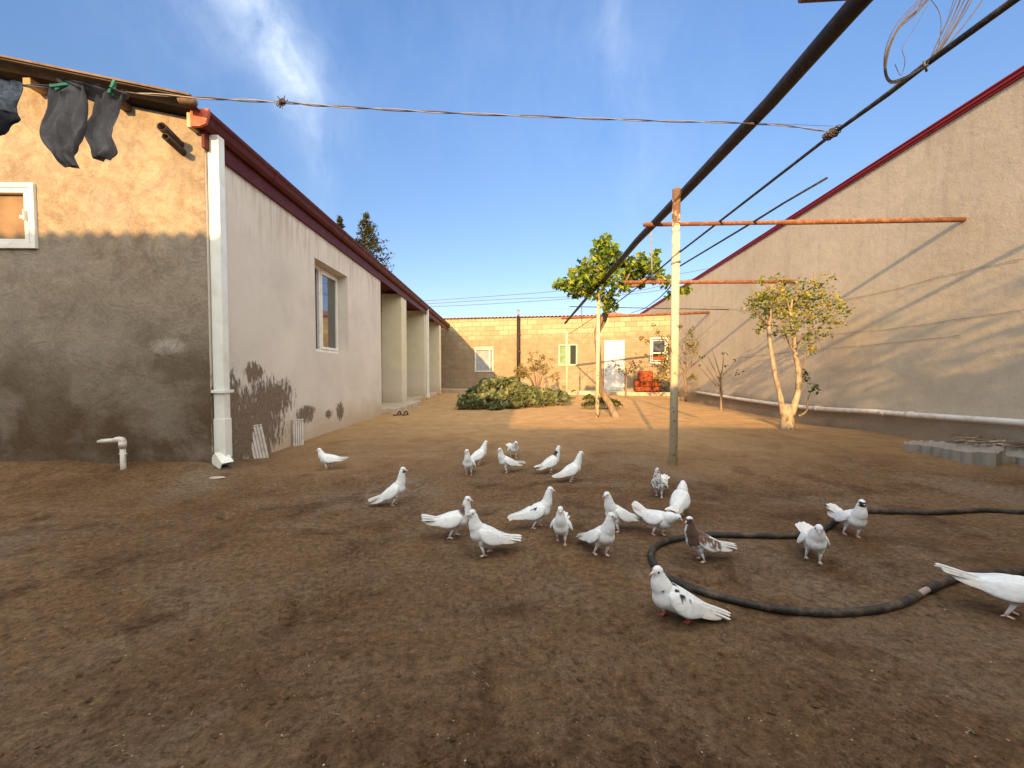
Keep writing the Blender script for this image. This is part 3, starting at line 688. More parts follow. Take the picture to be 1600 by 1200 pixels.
# ------------------------------------------------------------ back house of concrete blocks
def bh(px, py, off=0): return hit(px, py, BW0+BN*off, BN)
BF = Matrix.Translation(BW0) @ Matrix(((BD.x, -BN.x, 0, 0), (BD.y, -BN.y, 0, 0), (0, 0, 1, 0), (0, 0, 0, 1)))   # local x along wall, y into the house
def bu(px, py): p = bh(px, py)-BW0; return p.dot(BD), p.z
B = thing('block_house', (2.0, 18.5, 0), 'long low house of bare concrete blocks with corrugated roof, closing the back of the yard', 'house')
def opn(px0, px1, py0, py1):
    u0, z1 = bu(px0, py0); u1, z0 = bu(px1, py1); return (u0, u1, z0, z1)
W1 = opn(742, 771, 545, 581); W2 = opn(873, 902, 538, 571); W3 = opn(1016, 1043, 528, 568); DR = opn(944.5, 975.5, 532, 604.5)
uR = (BW1-BW0).length; ztl = bu(712, 499)[1]; ztr = bu(1040, 492)[1]
btop = lambda u: ztl+(ztr-ztl)*(u/uR)
mb = MB(); wall(mb, BW0, BD, -BN, -3.0, uR+.3, -.2, btop, [W1, W2, W3, DR], .25)
mb.build('wall', M_BLOCK, B)
mb = MB(); mb.M = BF
a0 = Vector((-3.0, -.10, btop(-3)+.035)); a1 = Vector((uR+.3, -.10, btop(uR+.3)+.035))
corr(mb, a0, a1-a0, (0, 1, .10), (a1-a0).length, 5.0, .177, .026, .01)
mb.build('roof', M_ROOFR, B)
mb = MB(); mb.M = BF; mb.box(-3, uR+.3, .255, 5.0, -.1, .0)
mb.box(-3.2, -3.0, .255, 5.0, 0, 3.3); mb.box(-3, uR+.3, 4.8, 5.0, 0, 3.4); mb.build('rear_wall', M_BLOCK, B)
mb = MB(); mb.M = BF; mb.box(-3, uR+.1, -1.0, -.004, -.2, .15, .015); st_ = mb.build('porch_step', M_CONC, B)
def win(op, fm, cm, split, open_dark=None):
    u0, u1, z0, z1 = op; mb = MB(); frame(mb, u0+.002, u1-.002, z0+.002, z1-.002, .055, BF, -.03, .06); o = mb.build('window', fm, B)
    if split: 
        mb = MB(); mb.M = BF; um = u0+(u1-u0)*split; mb.box(um-.025, um+.025, -.02, .05, z0+.057, z1-.057); mb.build('mullion', fm, o)
    mb = MB(); mb.M = BF; mb.box(u0+.057, u1-.057, .07, .078, z0+.057, z1-.057); mb.build('pane', M_GLASS if open_dark is None else open_dark, o)
    mb = MB(); mb.M = BF
    n = 14; ua, ub = u0+.06, u1-.06
    if cm is not None:
        if split: ub = u0+(u1-u0)*(split+.08)
        for i in range(n):
            a_ = ua+(ub-ua)*i/n; b_ = ua+(ub-ua)*(i+1)/n; o_ = .012*(i % 2)
            mb.add([(a_, .055+o_*0, z0+.06), (b_, .055+.008*(i % 2), z0+.06), (b_, .055+.008*(i % 2), z1-.06), (a_, .055, z1-.06)], [(0, 1, 2, 3)])
        mb.build('curtain', cm, o)
    return o
w1 = win(W1, M_FRAME, M_CURT, .80, M_DARK)
mb = MB(); mb.M = BF; mb.box(W1[0]-.05, W1[1]+.05, -.035, .05, W1[3]+.002, W1[3]+.10, .004); mb.build('lintel', M_CONC, w1)
win(W2, M_FRAMEG, M_CURTG, .55)
w3 = win(W3, M_FRAME, None, 0)
mb = MB(); frame(mb, W3[0]+.08, W3[1]-.08, W3[2]+.10, W3[3]-.10, .035, BF, -.01, .04); zc = (W3[2]+W3[3])/2-.1; mb.box(W3[0]+.11, W3[1]-.11, -.01, .04, zc-.02, zc+.02); mb.build('sash', M_FRAME, w3)
mb = MB(); mb.M = BF; mb.box(W3[0]+.12, W3[1]-.12, .045, .068, W3[2]+.12, W3[2]+.34, .01); mb.build('red_cloth', simple('red_cloth', (.45, .08, .05), .9, .5, 20, .2), w3)
u0, u1, z0, z1 = DR
mb = MB(); mb.M = BF; mb.box(u0+.03, u1-.03, -.012, .03, .16, z1-.03, .004)
dr = mb.build('door', M_DOOR, B)
mb = MB(); mb.M = BF
for (a, b_) in ((.22, .62), (.68, 1.0), (1.08, z1-.15)): 
    for (ua, ub) in ((u0+.12, (u0+u1)/2-.04), ((u0+u1)/2+.04, u1-.12)): mb.box(ua, ub, -.020, -.0135, a, b_, .003)
mb.build('door_panel', M_DOOR, dr)
mb = MB(); mb.M = BF; mb.box(u0, u0+.028, -.03, .06, .152, z1); mb.box(u1-.028, u1, -.03, .06, .152, z1); mb.box(u0+.03, u1-.03, -.03, .06, z1-.028, z1); mb.build('door_frame', M_FRAME, dr)
mb = MB(); mb.M = BF; mb.box(u0+.07, u0+.10, -.055, -.021, .98, 1.10, .006); mb.build('handle', M_WIREL, dr)
# stove pipe up the wall
pa = bu(811, 600); pb = bu(811, 494.5); pc = bu(811, 486)
mb = MB(); mb.M = BF; mb.tube([(pa[0], -.14, .15), (pa[0], -.14, pb[1])], .075, 14); sp = mb.build('stove_pipe', M_BEAM, B, smooth=True)
mb = MB(); mb.M = BF; mb.tube([(pa[0], -.14, pb[1]), (pa[0], -.14, pc[1]-.03)], .055, 14); mb.build('flue', M_WIREL, sp, smooth=True)
mb = MB(); mb.M = BF
for s_ in (-1, 1): mb.tube([(pa[0]+s_*.05, -.14, pc[1]-.05), (pa[0]+s_*.05, -.14, pc[1]+.03)], .008, 6)
mb.tube([(pa[0], -.14, pc[1]+.02), (pa[0], -.14, pc[1]+.035)], .10, 14); mb.build('flue_cap', M_WIREL, sp)
mb = MB(); mb.M = BF
for z in (.9, 1.9, 2.7):
    mb = MB(); mb.M = BF; mb.box(pa[0]-.09, pa[0]+.09, -.20, -.003, z, z+.025); mb.build('pipe_bracket', M_RUST, sp)

# ------------------------------------------------------------ right-hand building
RB = thing('rendered_building', (8, 9, 0), 'tall taupe rendered wall of the neighbouring building with red roof edge, on the right', 'building')
def rt(y): return 4.43-.021*(y-4.57)
def rw(px, py, off=0):
    P = Vector((rx(0)-off, 0, 0)); n = Vector((1, -.075, 0)).normalized(); return hit(px, py, P, n)
ya, yb = -3.5, 24.0
mb = MB(); vs = [(rx(ya), ya, -.4), (rx(yb), yb, -.4), (rx(yb), yb, rt(yb)), (rx(ya), ya, rt(ya))]
vs2 = [(x+3.5, y, z) for x, y, z in vs]
mb.add(vs+vs2, [(0, 1, 2, 3), (7, 6, 5, 4), (0, 4, 5, 1), (3, 2, 6, 7), (0, 3, 7, 4), (1, 5, 6, 2)]); mb.build('wall', M_TAUPE, RB)
mb = MB()
for (o0, o1, h0, h1) in ((-.030, .3, -.035, -.008), (-.045, .3, -.005, .036), (-.058, .3, .039, .058)):
    v = []
    for y in (ya, yb):
        for (o_, h_) in ((o0, h0), (o1, h0), (o1, h1), (o0, h1)): v.append((rx(y)+o_, y, rt(y)+h_))
    mb.add(v, [(0, 1, 5, 4), (1, 2, 6, 5), (2, 3, 7, 6), (3, 0, 4, 7), (3, 2, 1, 0), (4, 5, 6, 7)])
mb.build('roof_trim', M_REDTRIM, RB)
mb = MB(); mb.add([(rx(ya)+.3, ya, rt(ya)+.084), (rx(yb)+.3, yb, rt(yb)+.084), (rx(yb)+3.5, yb, rt(yb)+.6), (rx(ya)+3.5, ya, rt(ya)+.6)], [(0, 1, 2, 3)]); mb.build('roof', M_REDTRIM, RB)
# long drain pipe on its base
DP = thing('drain_pipe', (rx(8)-.07, 8, .2), 'long pale grey plastic drain pipe running along the foot of the right-hand wall', 'pipe')
pts = [Vector((rx(y)-.075, y, z)) for y, z in ((14.08, .27), (11, .25), (8.2, .245), (6.7, .31), (6.0, .345), (4.57, .40), (3, .45), (1, .5), (-2, .56))]
for i, p in enumerate([(1086, 612), (1160, 624), (1262, 637), (1360, 643), (1420, 648), (1600, 661)]):
    q = rw(*p, off=.075); pts[i] = q
mb = MB(); mb.tube(crv(pts, 5), .042, 16); mb.build('pipe', M_PVC, DP, smooth=True)
for px, py in ((1422, 648), (1276, 638), (1380, 645)):
    q = rw(px, py, .075); d_ = (pts[5]-pts[0]).normalized(); mb = MB(); mb.tube([q-d_*.05, q+d_*.05], .049 if px != 1380 else .0445, 16); mb.build('coupling', M_PVC, DP, smooth=True)
for i, line in enumerate((((1110, 478), (1200, 487), (1360, 460), (1470, 432), (1600, 404)), ((1200, 528), (1360, 517), (1522, 495), (1600, 484)), ((1150, 560), (1250, 548), (1360, 539), (1500, 524)))):
    pp = [rw(px, py, .012) for px, py in line]; pp = [p+Vector((0, 0, .004*math.sin(k*1.9))) for k, p in enumerate(crv(pp, 8))]
    lab = ('thin wire strung highest across the taupe wall', 'thin kinked wire strung across the middle of the taupe wall', 'thin wire strung lowest across the taupe wall')[i]
    mb = MB(); mb.tube(pp, .0022, 5); tag(mb.build('wall_wire', M_WIRE), lab, 'wire', 'wires on the taupe wall')

# ------------------------------------------------------------ neighbour behind the camera (casts the shade over the yard)
NB = thing('shed_behind', (-3, -3.5, 0), 'low shed with corrugated roof standing behind the photographer', 'shed')
mb = MB(); mb.box(-12, -3.6, -6.5, -2.62, -.1, 4.10); mb.box(-3.598, 5.1, -6.5, -2.62, -.1, 2.72); mb.build('wall', M_REND, NB)
mb = MB(); corr(mb, (-12, -2.5, 4.27), (1, 0, 0), (0, -1, -.12), 8.5, 4.2); corr(mb, (-3.45, -2.5, 2.86), (1, 0, 0), (0, -1, -.06), 8.7, 4.2); mb.build('roof', M_ASB, NB)

# ------------------------------------------------------------ plants
def leaf(mb, p, size, rr, shape, up=.6, col=(.05, .1, .02)):
    n = Vector((rr.gauss(0, 1), rr.gauss(0, 1), rr.gauss(0, 1)+up*1.5)).normalized()
    a = n.orthogonal().normalized(); a = Matrix.Rotation(rr.random()*6.28, 3, n) @ a; b_ = n.cross(a)
    s = size*rr.uniform(.6, 1.25)
    if shape == 'lobed':
        k = 10; out = []
        for i in range(k):
            r_ = s*(.55 if i % 2 else .33)*(1.25 if i in (0, 1, 9) else 1); th = i*6.283/k
            out.append(p+a*(math.cos(th)*r_)+b_*(math.sin(th)*r_)+n*(-.12*s*rr.random()))
        mb.add([p+n*.05*s]+out, [(0, 1+i, 1+(i+1) % k) for i in range(k)], [col]*(k+1))
    else:
        w_ = .28 if shape == 'narrow' else .42
        q = [p-a*s*.5, p-a*s*.12+b_*s*w_*.8+n*s*.1, p+a*s*.5, p-a*s*.12-b_*s*w_*.8+n*s*.1, p+n*-.02*s]
        mb.add(q, [(0, 4, 1), (4, 2, 1), (0, 3, 4), (4, 3, 2)], [col]*5)
def cluster(mb, c, r, n, size, rr, shape, cols, up=.6, shell=.5, sq=(1, 1, 1)):
    for _ in range(n):
        d_ = Vector((rr.gauss(0, 1), rr.gauss(0, 1), rr.gauss(0, 1))).normalized(); q = r*(rr.random()**shell)
        col = rr.choice(cols); k = rr.uniform(.75, 1.3); leaf(mb, c+Vector((d_.x*q*sq[0], d_.y*q*sq[1], d_.z*q*sq[2])), size, rr, shape, up, tuple(v*k for v in col))
def trunk(mb, pts, rad, n=9, k=5):
    mb.tube(crv(pts, k), crvf(rad, k), n, jit=.18)
def P_(lst, Y, spread=0, rr=random):
    return [at(px, py, Y+(rr.uniform(-spread, spread))) for px, py in lst]

# grape vine on the pergola
rr = random.Random(21); q = gp(966, 652)
V = thing('grape_vine', q, 'grape vine with twisting trunk and bright green crown over the second pergola post', 'tree')
mb = MB()
trunk(mb, [q-Vector((0, 0, .1))]+P_([(953, 632), (940, 610), (936, 580), (934, 545), (932, 520), (939, 500), (947, 488), (952, 472), (958, 450)], 8.85), [.10, .075, .065, .063, .058, .056, .054, .05, .045, .04, .035])
trunk(mb, P_([(933, 522), (945, 500), (948, 482), (940, 465)], 8.95), [.04, .045, .04, .03])
trunk(mb, P_([(958, 450), (975, 445), (992, 446), (1010, 436), (1025, 437), (1045, 441), (1062, 452)], 8.6), [.04, .045, .045, .045, .04, .035, .02])
for e in (((958, 450), (945, 420), (945, 385)), ((945, 440), (915, 435), (880, 442)), ((975, 445), (990, 420), (1012, 412)), ((950, 440), (925, 415), (905, 412))):
    trunk(mb, P_(e, 8.7, .15, rr), [.03, .02, .008], 6)
mb.build('trunk', M_BARK, V, smooth=True)
mb = MB(); gc = [(.21, .31, .04), (.15, .24, .035), (.32, .38, .05), (.10, .17, .025), (.36, .39, .055), (.06, .11, .02)]
for (px, py, r_, n_) in ((945, 380, 13, 60), (935, 398, 17, 90), (955, 396, 15, 80), (943, 420, 24, 170), (915, 422, 17, 100), (903, 437, 20, 130), (880, 446, 12, 60), (868, 446, 6, 14), (925, 447, 24, 170), (897, 455, 12, 50), (952, 440, 22, 120), (975, 412, 18, 110), (985, 425, 18, 100), (1003, 408, 14, 70), (1000, 425, 15, 80), (1018, 418, 13, 60), (1027, 432, 14, 65), (1042, 440, 12, 40), (975, 448, 11, 40), (1000, 444, 8, 20), (952, 466, 13, 60), (955, 478, 11, 36), (948, 482, 7, 20), (1064, 455, 9, 24), (1072, 453, 6, 12), (1045, 462, 6, 12), (1026, 396, 6, 14), (1022, 405, 7, 16), (935, 381, 7, 22), (960, 384, 6, 18)):
    c_ = at(px, py, 8.65+rr.uniform(-.35, .35)); rm = r_*8.65/620
    cluster(mb, c_, rm*.98, int(n_*1.0), .115, rr, 'lobed', gc, .5, .5, (1, 1.5, .95))
mb.build('crown', M_LEAF, V)

# yellowing fruit tree before the right wall
rr = random.Random(5); q = gp(1230, 671)
V = thing('fruit_tree', q, 'thin yellowing fruit tree with forked limewashed trunk before the taupe wall', 'tree')
mb = MB(); D_ = q.y
trunk(mb, [q-Vector((0, 0, .08)), q+Vector((0, 0, .12)), at(1229, 645, D_), at(1229, 632, D_)], [.112, .100, .096, .080], 12)
trunk(mb, P_([(1224, 648), (1219, 620), (1212, 590), (1206, 555), (1201, 520), (1204, 485), (1199, 462)], D_), [.052, .041, .036, .033, .029, .021, .009])
trunk(mb, P_([(1236, 648), (1246, 615), (1248, 585), (1243, 555), (1240, 520), (1235, 490), (1240, 460)], D_), [.060, .048, .044, .038, .031, .024, .010])
mb.build('trunk', M_LIME, V, smooth=True)
mb = MB()
tw = [((1248, 650), (1260, 642), (1263, 622), (1270, 606)), ((1244, 600), (1252, 580), (1258, 560), (1262, 545)), ((1240, 520), (1258, 495), (1280, 475), (1305, 465)), ((1243, 540), (1262, 520), (1290, 505), (1315, 495)), ((1236, 495), (1255, 470), (1270, 445), (1272, 425)), ((1204, 485), (1190, 470), (1175, 460)), ((1202, 510), (1188, 495), (1172, 478)), ((1204, 485), (1212, 462), (1215, 440)), ((1240, 500), (1222, 480), (1200, 450), (1178, 430)), ((1235, 490), (1228, 462), (1226, 440)), ((1242, 470), (1258, 455), (1290, 440), (1300, 432)), ((1262, 520), (1280, 530), (1285, 548)), ((1246, 610), (1254, 596), (1258, 585)), ((1243, 555), (1230, 530), (1222, 505))]
ends = []
for w_ in tw:
    yo = rr.uniform(-.45, .45); pp = [at(px, py, D_+yo*i/3) for i, (px, py) in enumerate(w_)]; trunk(mb, pp, [.022, .015, .010, .004][:len(pp)] if len(pp) == 4 else [.02, .012, .004], 6); ends += pp[1:]
mb.build('branches', M_BARK, V, smooth=True)
mb = MB(); yc = [(.30, .31, .05), (.36, .32, .06), (.25, .29, .05), (.15, .20, .035), (.40, .28, .07), (.10, .14, .03)]
for (px, py, r_, n_) in ((1180, 478, 16, 60), (1195, 465, 15, 60), (1212, 462, 18, 80), (1200, 490, 18, 90), (1222, 480, 17, 75), (1195, 508, 10, 26), (1240, 470, 19, 95), (1256, 462, 15, 60), (1238, 500, 17, 70), (1262, 482, 16, 60), (1230, 520, 10, 26), (1285, 462, 14, 40), (1276, 442, 12, 34), (1295, 478, 14, 38), (1314, 482, 11, 24), (1272, 500, 14, 40), (1292, 500, 12, 28), (1310, 505, 9, 16), (1283, 522, 12, 26), (1264, 545, 9, 20), (1262, 530, 9, 22), (1190, 440, 8, 12), (1214, 436, 8, 12), (1226, 440, 7, 10), (1300, 432, 6, 8), (1325, 488, 6, 9), (1183, 518, 6, 8), (1252, 440, 8, 12)):
    cluster(mb, at(px, py, D_+rr.uniform(-.35, .35)), r_*1.15*D_/620, int(n_*2.1), .062, rr, 'oval', yc, .4, .6, (1.1, 1.5, 1))
gl = [(.05, .085, .025), (.07, .11, .03)]
for (px, py, r_, n_) in ((1257, 585, 9, 38), (1262, 595, 7, 18), (1272, 607, 9, 36), (1210, 520, 7, 10)): cluster(mb, at(px, py, D_+.05), r_*D_/620, n_, .06, rr, 'oval', gl, .4, .6)
mb.build('crown', M_LEAF, V)

def sapling(name, base, label, stem, twigs, clumps, D_, leafsize, cols, cat='tree', shape='oval', r0=.03, seed=1, mult=1.0):
    rr = random.Random(seed); q = gp(*base) if base[1] < 660 else gp(*base)
    V = thing(name, (q.x, D_, gz(q.x, D_)), label, cat)
    mb = MB(); z0 = gz(q.x, D_)
    if stem: trunk(mb, [(at(*stem[0], D_).x, D_, z0-.05)]+P_(stem, D_), [r0*1.2]+[r0*(1-.6*i/len(stem)) for i in range(len(stem))], 7)
    for w_ in twigs:
        yo = rr.uniform(-.5, .5); pp = [at(px, py, D_+yo*i/max(1, len(w_)-1)) for i, (px, py) in enumerate(w_)]
        trunk(mb, pp, [r0*.45]+[r0*.3]*(len(pp)-2)+[r0*.1], 5)
    mb.build('trunk', M_BARK, V, smooth=True)
    mb = MB()
    for (px, py, r_, n_) in clumps: cluster(mb, at(px, py, D_+rr.uniform(-.4, .4)), r_*D_/620, int(n_*mult), leafsize, rr, shape, cols, .4, .6, (1, 1.3, 1))
    mb.build('crown', M_LEAF, V); return V
sapling('sapling', (1127, 643), 'nearly bare sapling with a few leaves behind the long drain pipe', [(1127, 630), (1127, 612), (1126, 595), (1128, 578)],
        [((1127, 608), (1112, 585), (1096, 562)), ((1127, 600), (1115, 575), (1104, 553)), ((1127, 592), (1121, 572), (1112, 545)), ((1128, 585), (1130, 565), (1131, 550)), ((1128, 588), (1140, 575), (1150, 563)), ((1126, 610), (1108, 590), (1092, 572))],
        [(1097, 558, 5, 7), (1132, 552, 5, 7), (1134, 572, 4, 7), (1150, 582, 5, 6), (1093, 572, 3, 4), (1160, 582, 3, 3), (1146, 562, 4, 4), (1127, 590, 4, 8)], 9.9, .07, [(.14, .14, .04), (.25, .2, .05), (.05, .06, .02)], r0=.035, seed=3)
sapling('fruit_bush', (1072, 618), 'sparse yellow-green fruit bush in the back right corner behind the tall pergola post', [(1072, 605), (1070, 585), (1072, 560)],
        [((1072, 590), (1060, 560), (1040, 530), (1025, 510)), ((1072, 585), (1085, 555), (1092, 525), (1095, 505)), ((1070, 590), (1050, 570), (1030, 555)), ((1072, 575), (1072, 540), (1066, 510)), ((1072, 595), (1085, 580), (1098, 560)), ((1072, 570), (1052, 545), (1030, 525), (1008, 520)), ((1071, 580), (1045, 560), (1015, 535))],
        [(1085, 520, 15, 50), (1078, 540, 16, 60), (1092, 545, 12, 40), (1088, 565, 12, 34), (1040, 560, 12, 50), (1046, 545, 10, 40), (1038, 575, 12, 50), (1030, 590, 9, 28), (1046, 590, 10, 30), (1050, 525, 8, 16), (1012, 533, 6, 12), (1003, 528, 5, 9), (1028, 520, 6, 8), (1020, 508, 4, 6), (1035, 530, 8, 14), (1062, 510, 9, 16), (1082, 590, 8, 18), (1102, 570, 6, 9)], 14.0, .095, [(.24, .20, .03), (.16, .16, .03), (.10, .12, .025), (.3, .22, .04)], cat='bush', r0=.04, seed=4, mult=2.0)
sapling('sapling', (978, 618), 'slender leafy sapling standing before the white door', [(978, 610), (979, 595), (978, 582)],
        [((978, 590), (968, 575), (955, 562)), ((978, 588), (986, 572), (990, 560)), ((978, 585), (996, 572), (1003, 563)), ((978, 592), (962, 580), (948, 588)), ((979, 582), (976, 570), (970, 556))],
        [(966, 572, 8, 34), (990, 568, 10, 44), (972, 580, 7, 30), (986, 580, 8, 26), (957, 564, 6, 12), (951, 570, 4, 6), (1001, 564, 6, 12), (944, 585, 4, 5), (975, 560, 6, 8), (994, 555, 4, 5)], 15.2, .085, [(.12, .13, .04), (.07, .09, .03), (.2, .18, .05)], r0=.03, seed=6)
rr = random.Random(12)
tws = []; cl_ = []
for i in range(26):
    a_ = rr.uniform(-1, 1); ex = 838+a_*34; ey = 556+abs(a_)*22+rr.uniform(-8, 16)
    tws.append(((840+a_*4, 612), (840+a_*16, 590), (ex, ey))); cl_.append((ex, ey, 5, 10)); cl_.append(((840+a_*20+ex)/2, (588+ey)/2, 7, 13))
sapling('twiggy_bush', (840, 618), 'twiggy olive-yellow bush rising behind the sprawling leafy plant', None, tws, cl_, 14.6, .075, [(.25, .21, .07), (.18, .16, .06), (.3, .24, .09)], cat='bush', r0=.025, seed=7, mult=2.2)

def mound(name, label, blobs, size, cols, seed, Y0, cat='plant', shape='lobed'):
    rr = random.Random(seed); b0 = blobs[len(blobs)//2]; q = at(b0[0], 640, b0[4]); V = thing(name, (q.x, q.y, 0), label, cat)
    mb = MB(); ms = MB()
    for (px, py, r_, n_, Y) in blobs:
        c_ = at(px, py, Y); rm = r_*Y/620
        for _ in range(n_):
            d_ = Vector((rr.gauss(0, 1), rr.gauss(0, 1), abs(rr.gauss(0, 1)))).normalized(); qq = rm*(rr.random()**.35)
            p = c_+Vector((d_.x*qq*1.25, d_.y*qq*1.1, d_.z*qq*.9)); p.z = max(p.z-rm*.25, .05+.06*rr.random())
            k = rr.uniform(.75, 1.3); leaf(mb, p, size, rr, shape, 1.0, tuple(v*k for v in rr.choice(cols)))
            if rr.random() < .12: ms.tube([(p.x+rr.uniform(-.1, .1), p.y+rr.uniform(-.1, .1), 0), (p.x, p.y, p.z*.6), p], .006, 4, False, cols=[(.2, .2, .08)]*3)
    mb.build('leaves', M_LEAF, V); tag(ms.build('stems', M_VP, V), kind='stuff'); return V
sq = [(.19, .22, .10), (.24, .27, .12), (.14, .175, .075), (.30, .31, .15), (.10, .125, .06)]
bl = []
for (px, py, r_, Y) in ((722, 632, 8, 10.4), (732, 622, 12, 10.6), (745, 630, 12, 10.4), (748, 612, 14, 11.2), (765, 603, 15, 11.6), (768, 622, 16, 10.8), (775, 634, 10, 10.3), (787, 600, 15, 12), (792, 620, 17, 11), (805, 630, 12, 10.6), (810, 605, 14, 11.8), (815, 618, 16, 11.2), (835, 612, 14, 11.8), (838, 625, 12, 11), (856, 614, 12, 12), (858, 624, 11, 11.3), (872, 616, 10, 12), (878, 624, 8, 11.6), (780, 592, 8, 12.4), (800, 592, 7, 12.4), (757, 596, 7, 12.2), (884, 620, 6, 12)):
    bl.append((px, py, r_, int(r_*r_*.85), Y))
mound('squash_plant', 'large sprawling mound of grey-green broad leaves on the dirt before the block house', bl, .155, sq, 31, 11)
mound('leafy_bush', 'small low green bush at the foot of the grape vine', [(920, 622, 8, 60, 10.6), (928, 630, 9, 80, 10.3), (945, 626, 11, 110, 10.4), (958, 630, 9, 80, 10.4), (966, 632, 6, 40, 10.4), (915, 632, 5, 30, 10.4)], .11, [(.05, .075, .025), (.08, .10, .03), (.16, .17, .05)], 33, 10.4, 'bush', 'oval')
mound('young_plant', 'small leafy seedling at the foot of the farthest pergola post', [(893, 622, 5, 16, 12.6), (896, 612, 4, 8, 12.7)], .12, [(.10, .13, .05), (.14, .16, .06)], 34, 12.6, 'plant', 'narrow')

# conifer beyond the left roof
def conifer(name, tips, label, Y, seed):
    rr = random.Random(seed); px0, py0, h_, w_ = tips; top = at(px0, py0, Y); V = thing(name, (top.x, Y, 0), label, 'tree')
    mb = MB(); trunk(mb, [(top.x, Y, -.1), (top.x, Y, top.z*.5), (top.x, Y, top.z-.05)], [.25, .16, .02]); mb.build('trunk', M_BARK, V)
    mb = MB(); Hh = top.z*h_; z = top.z
    nl = 0
    while z > top.z-Hh:
        fr = (top.z-z)/Hh; rad = w_*(.06+fr*.94)
        for k in range(6 if fr > .1 else 3):
            a_ = rr.random()*6.283; L = rad*rr.uniform(.55, 1.15); d_ = Vector((math.cos(a_), math.sin(a_), 0))
            for j in range(int(7+L*26)):
                u = rr.random()**.7; p = Vector((top.x, Y, z))+d_*L*u+Vector((rr.gauss(0, .05+.05*L), rr.gauss(0, .05+.05*L), u*L*.35+rr.gauss(0, .05)))
                leaf(mb, p, .17, rr, 'narrow', .2, rr.choice([(.030, .045, .018), (.022, .034, .014), (.06, .065, .025), (.09, .08, .03)]))
        z -= .10+.10*fr
    mb.build('crown', M_LEAF, V)
conifer('conifer', (572, 336, .36, 1.7), 'dark conifer whose ragged top rises over the roof of the left house', 21.5, 3)
conifer('conifer', (531, 339, .25, .6), 'slim conifer tip just showing over the roof, left of the broader conifer', 21.0, 5)

# tree behind the camera that dapples the right wall
rr = random.Random(44); V = thing('shade_tree', (4.1, -2.0, 0), 'broad leafy tree standing behind the photographer near the right-hand wall', 'tree')
mb = MB(); trunk(mb, [(4.1, -2.0, -.1), (4.0, -2.0, 1.3), (4.1, -1.95, 2.4), (3.8, -2.0, 3.7)], [.16, .13, .10, .03])
for k in range(9):
    a_ = rr.random()*6.28; z = rr.uniform(1.4, 3.2); trunk(mb, [(4.05, -1.98, z), (4.05+math.cos(a_)*.6, -1.98+math.sin(a_)*.3, z+.5), (4.05+math.cos(a_)*1.2, -1.98+math.sin(a_)*.5, z+.9)], [.05, .03, .01], 5)
mb.build('trunk', M_BARK, V)
mb = MB()
for (x, z, r_, n_) in ((3.2, 3.9, .75, 900), (4.0, 3.1, .85, 1100), (4.6, 2.4, .8, 900), (3.1, 3.0, .65, 600), (3.6, 2.2, .8, 900), (4.4, 1.6, .8, 700), (3.4, 1.4, .7, 600), (2.75, 4.5, .4, 160), (2.65, 3.6, .35, 120), (5.0, 3.0, .45, 220), (2.9, 2.2, .5, 240), (3.9, 4.2, .35, 60), (3.5, 4.7, .3, 40)):
    cluster(mb, Vector((x+.2, -2.0+rr.uniform(-.15, .15), z-.24)), r_, int(n_*.62), .12, rr, 'oval', gl, .5, .6, (1, .6, .9))
mb.build('crown', M_LEAF, V)

# ------------------------------------------------------------ pergola of pipes
PG = thing('pipe_pergola', (1.9, 6, 0), 'pergola of rusty and black pipes on three pale painted posts', 'pergola')
def dz(p, d): return Vector((p[0], p[1], p[2]+d))
pb = [gp(1052, 726), gp(933, 652), gp(886, 628)]
mb = MB(); p0 = pb[0]; mb.tube([p0-Vector((0, 0, .2)), at(1057, 296, p0.y)], .041, 18); mb.build('post', M_POST, PG, smooth=True)
mb = MB(); p1 = pb[1]; p1t = at(935.5, 452, p1.y); mb.tube([p1-Vector((0, 0, .2)), p1t], .041, 16); mb.build('post', M_POST, PG, smooth=True)
mb = MB(); p2 = pb[2]; p2t = at(885.5, 517, p2.y); mb.tube([p2-Vector((0, 0, .2)), p2t], .036, 14); mb.tube([p2t, at(885.5, 503, p2.y)], .014, 8); mb.build('post', M_POST, PG, smooth=True)
ZB = 2.95
bp = [at(1345+(1345-1066)*.55, 0-303*.55, 1.45), at(1331, 14, 2.08), at(1203, 160, 2.9), at(1067, 303, 4.28), at(995, 377, 5.9), at(941, 441, 8.3), at(925, 456, 8.9), at(883, 505, 13.2)]
bp[0] = bp[1]+(bp[1]-bp[3])*1.2; 
mb = MB(); mb.tube(bp[:6], [.05, .05, .05, .05, .047, .045], 18); mb.build('beam', M_BEAM, PG, smooth=True)
mb = MB(); mb.tube(bp[5:], [.036, .036, .034], 14); mb.build('beam', M_BEAM, PG, smooth=True)
# crossbars into the wall
def cbar(a, Ya, b_, r, mat=M_RUST, name='crossbar', r2=None):
    pa_ = at(*a, Ya); pb_ = rw(*b_, off=-.05) if not isinstance(b_, Vector) else b_
    mb = MB()
    if r2: mid = pa_.lerp(pb_, .42); mb.tube([pa_, mid, mid+(pb_-mid)*.002, pb_], [r, r, r2, r2], 14)
    else: mb.tube([pa_, pb_], r, 14)
    mb.build(name, mat, PG, smooth=True); return pa_, pb_
cbar((1006, 351), 5.12, (1512, 343), .026, r2=.032)
cbar((968, 441), 8.55, (1246, 440), .040)
cbar((877, 497), 13.0, (1111, 488), .045)
cbar((890, 479), 11.5, (1141, 484), .012, M_BLACKROD)
x0 = at(1253, -7, 2.08); mb = MB(); mb.tube([x0, Vector((rx(2.1)+.05, 2.1, 3.22))], .03, 12); mb.build('crossbar', M_RUST, PG, smooth=True)
mb = MB(); pa_ = at(909, 479, 11.5); mb.tube([pa_, at(909, 503, 11.5)], .010, 6); mb.build('hanger', M_BLACKROD, PG)
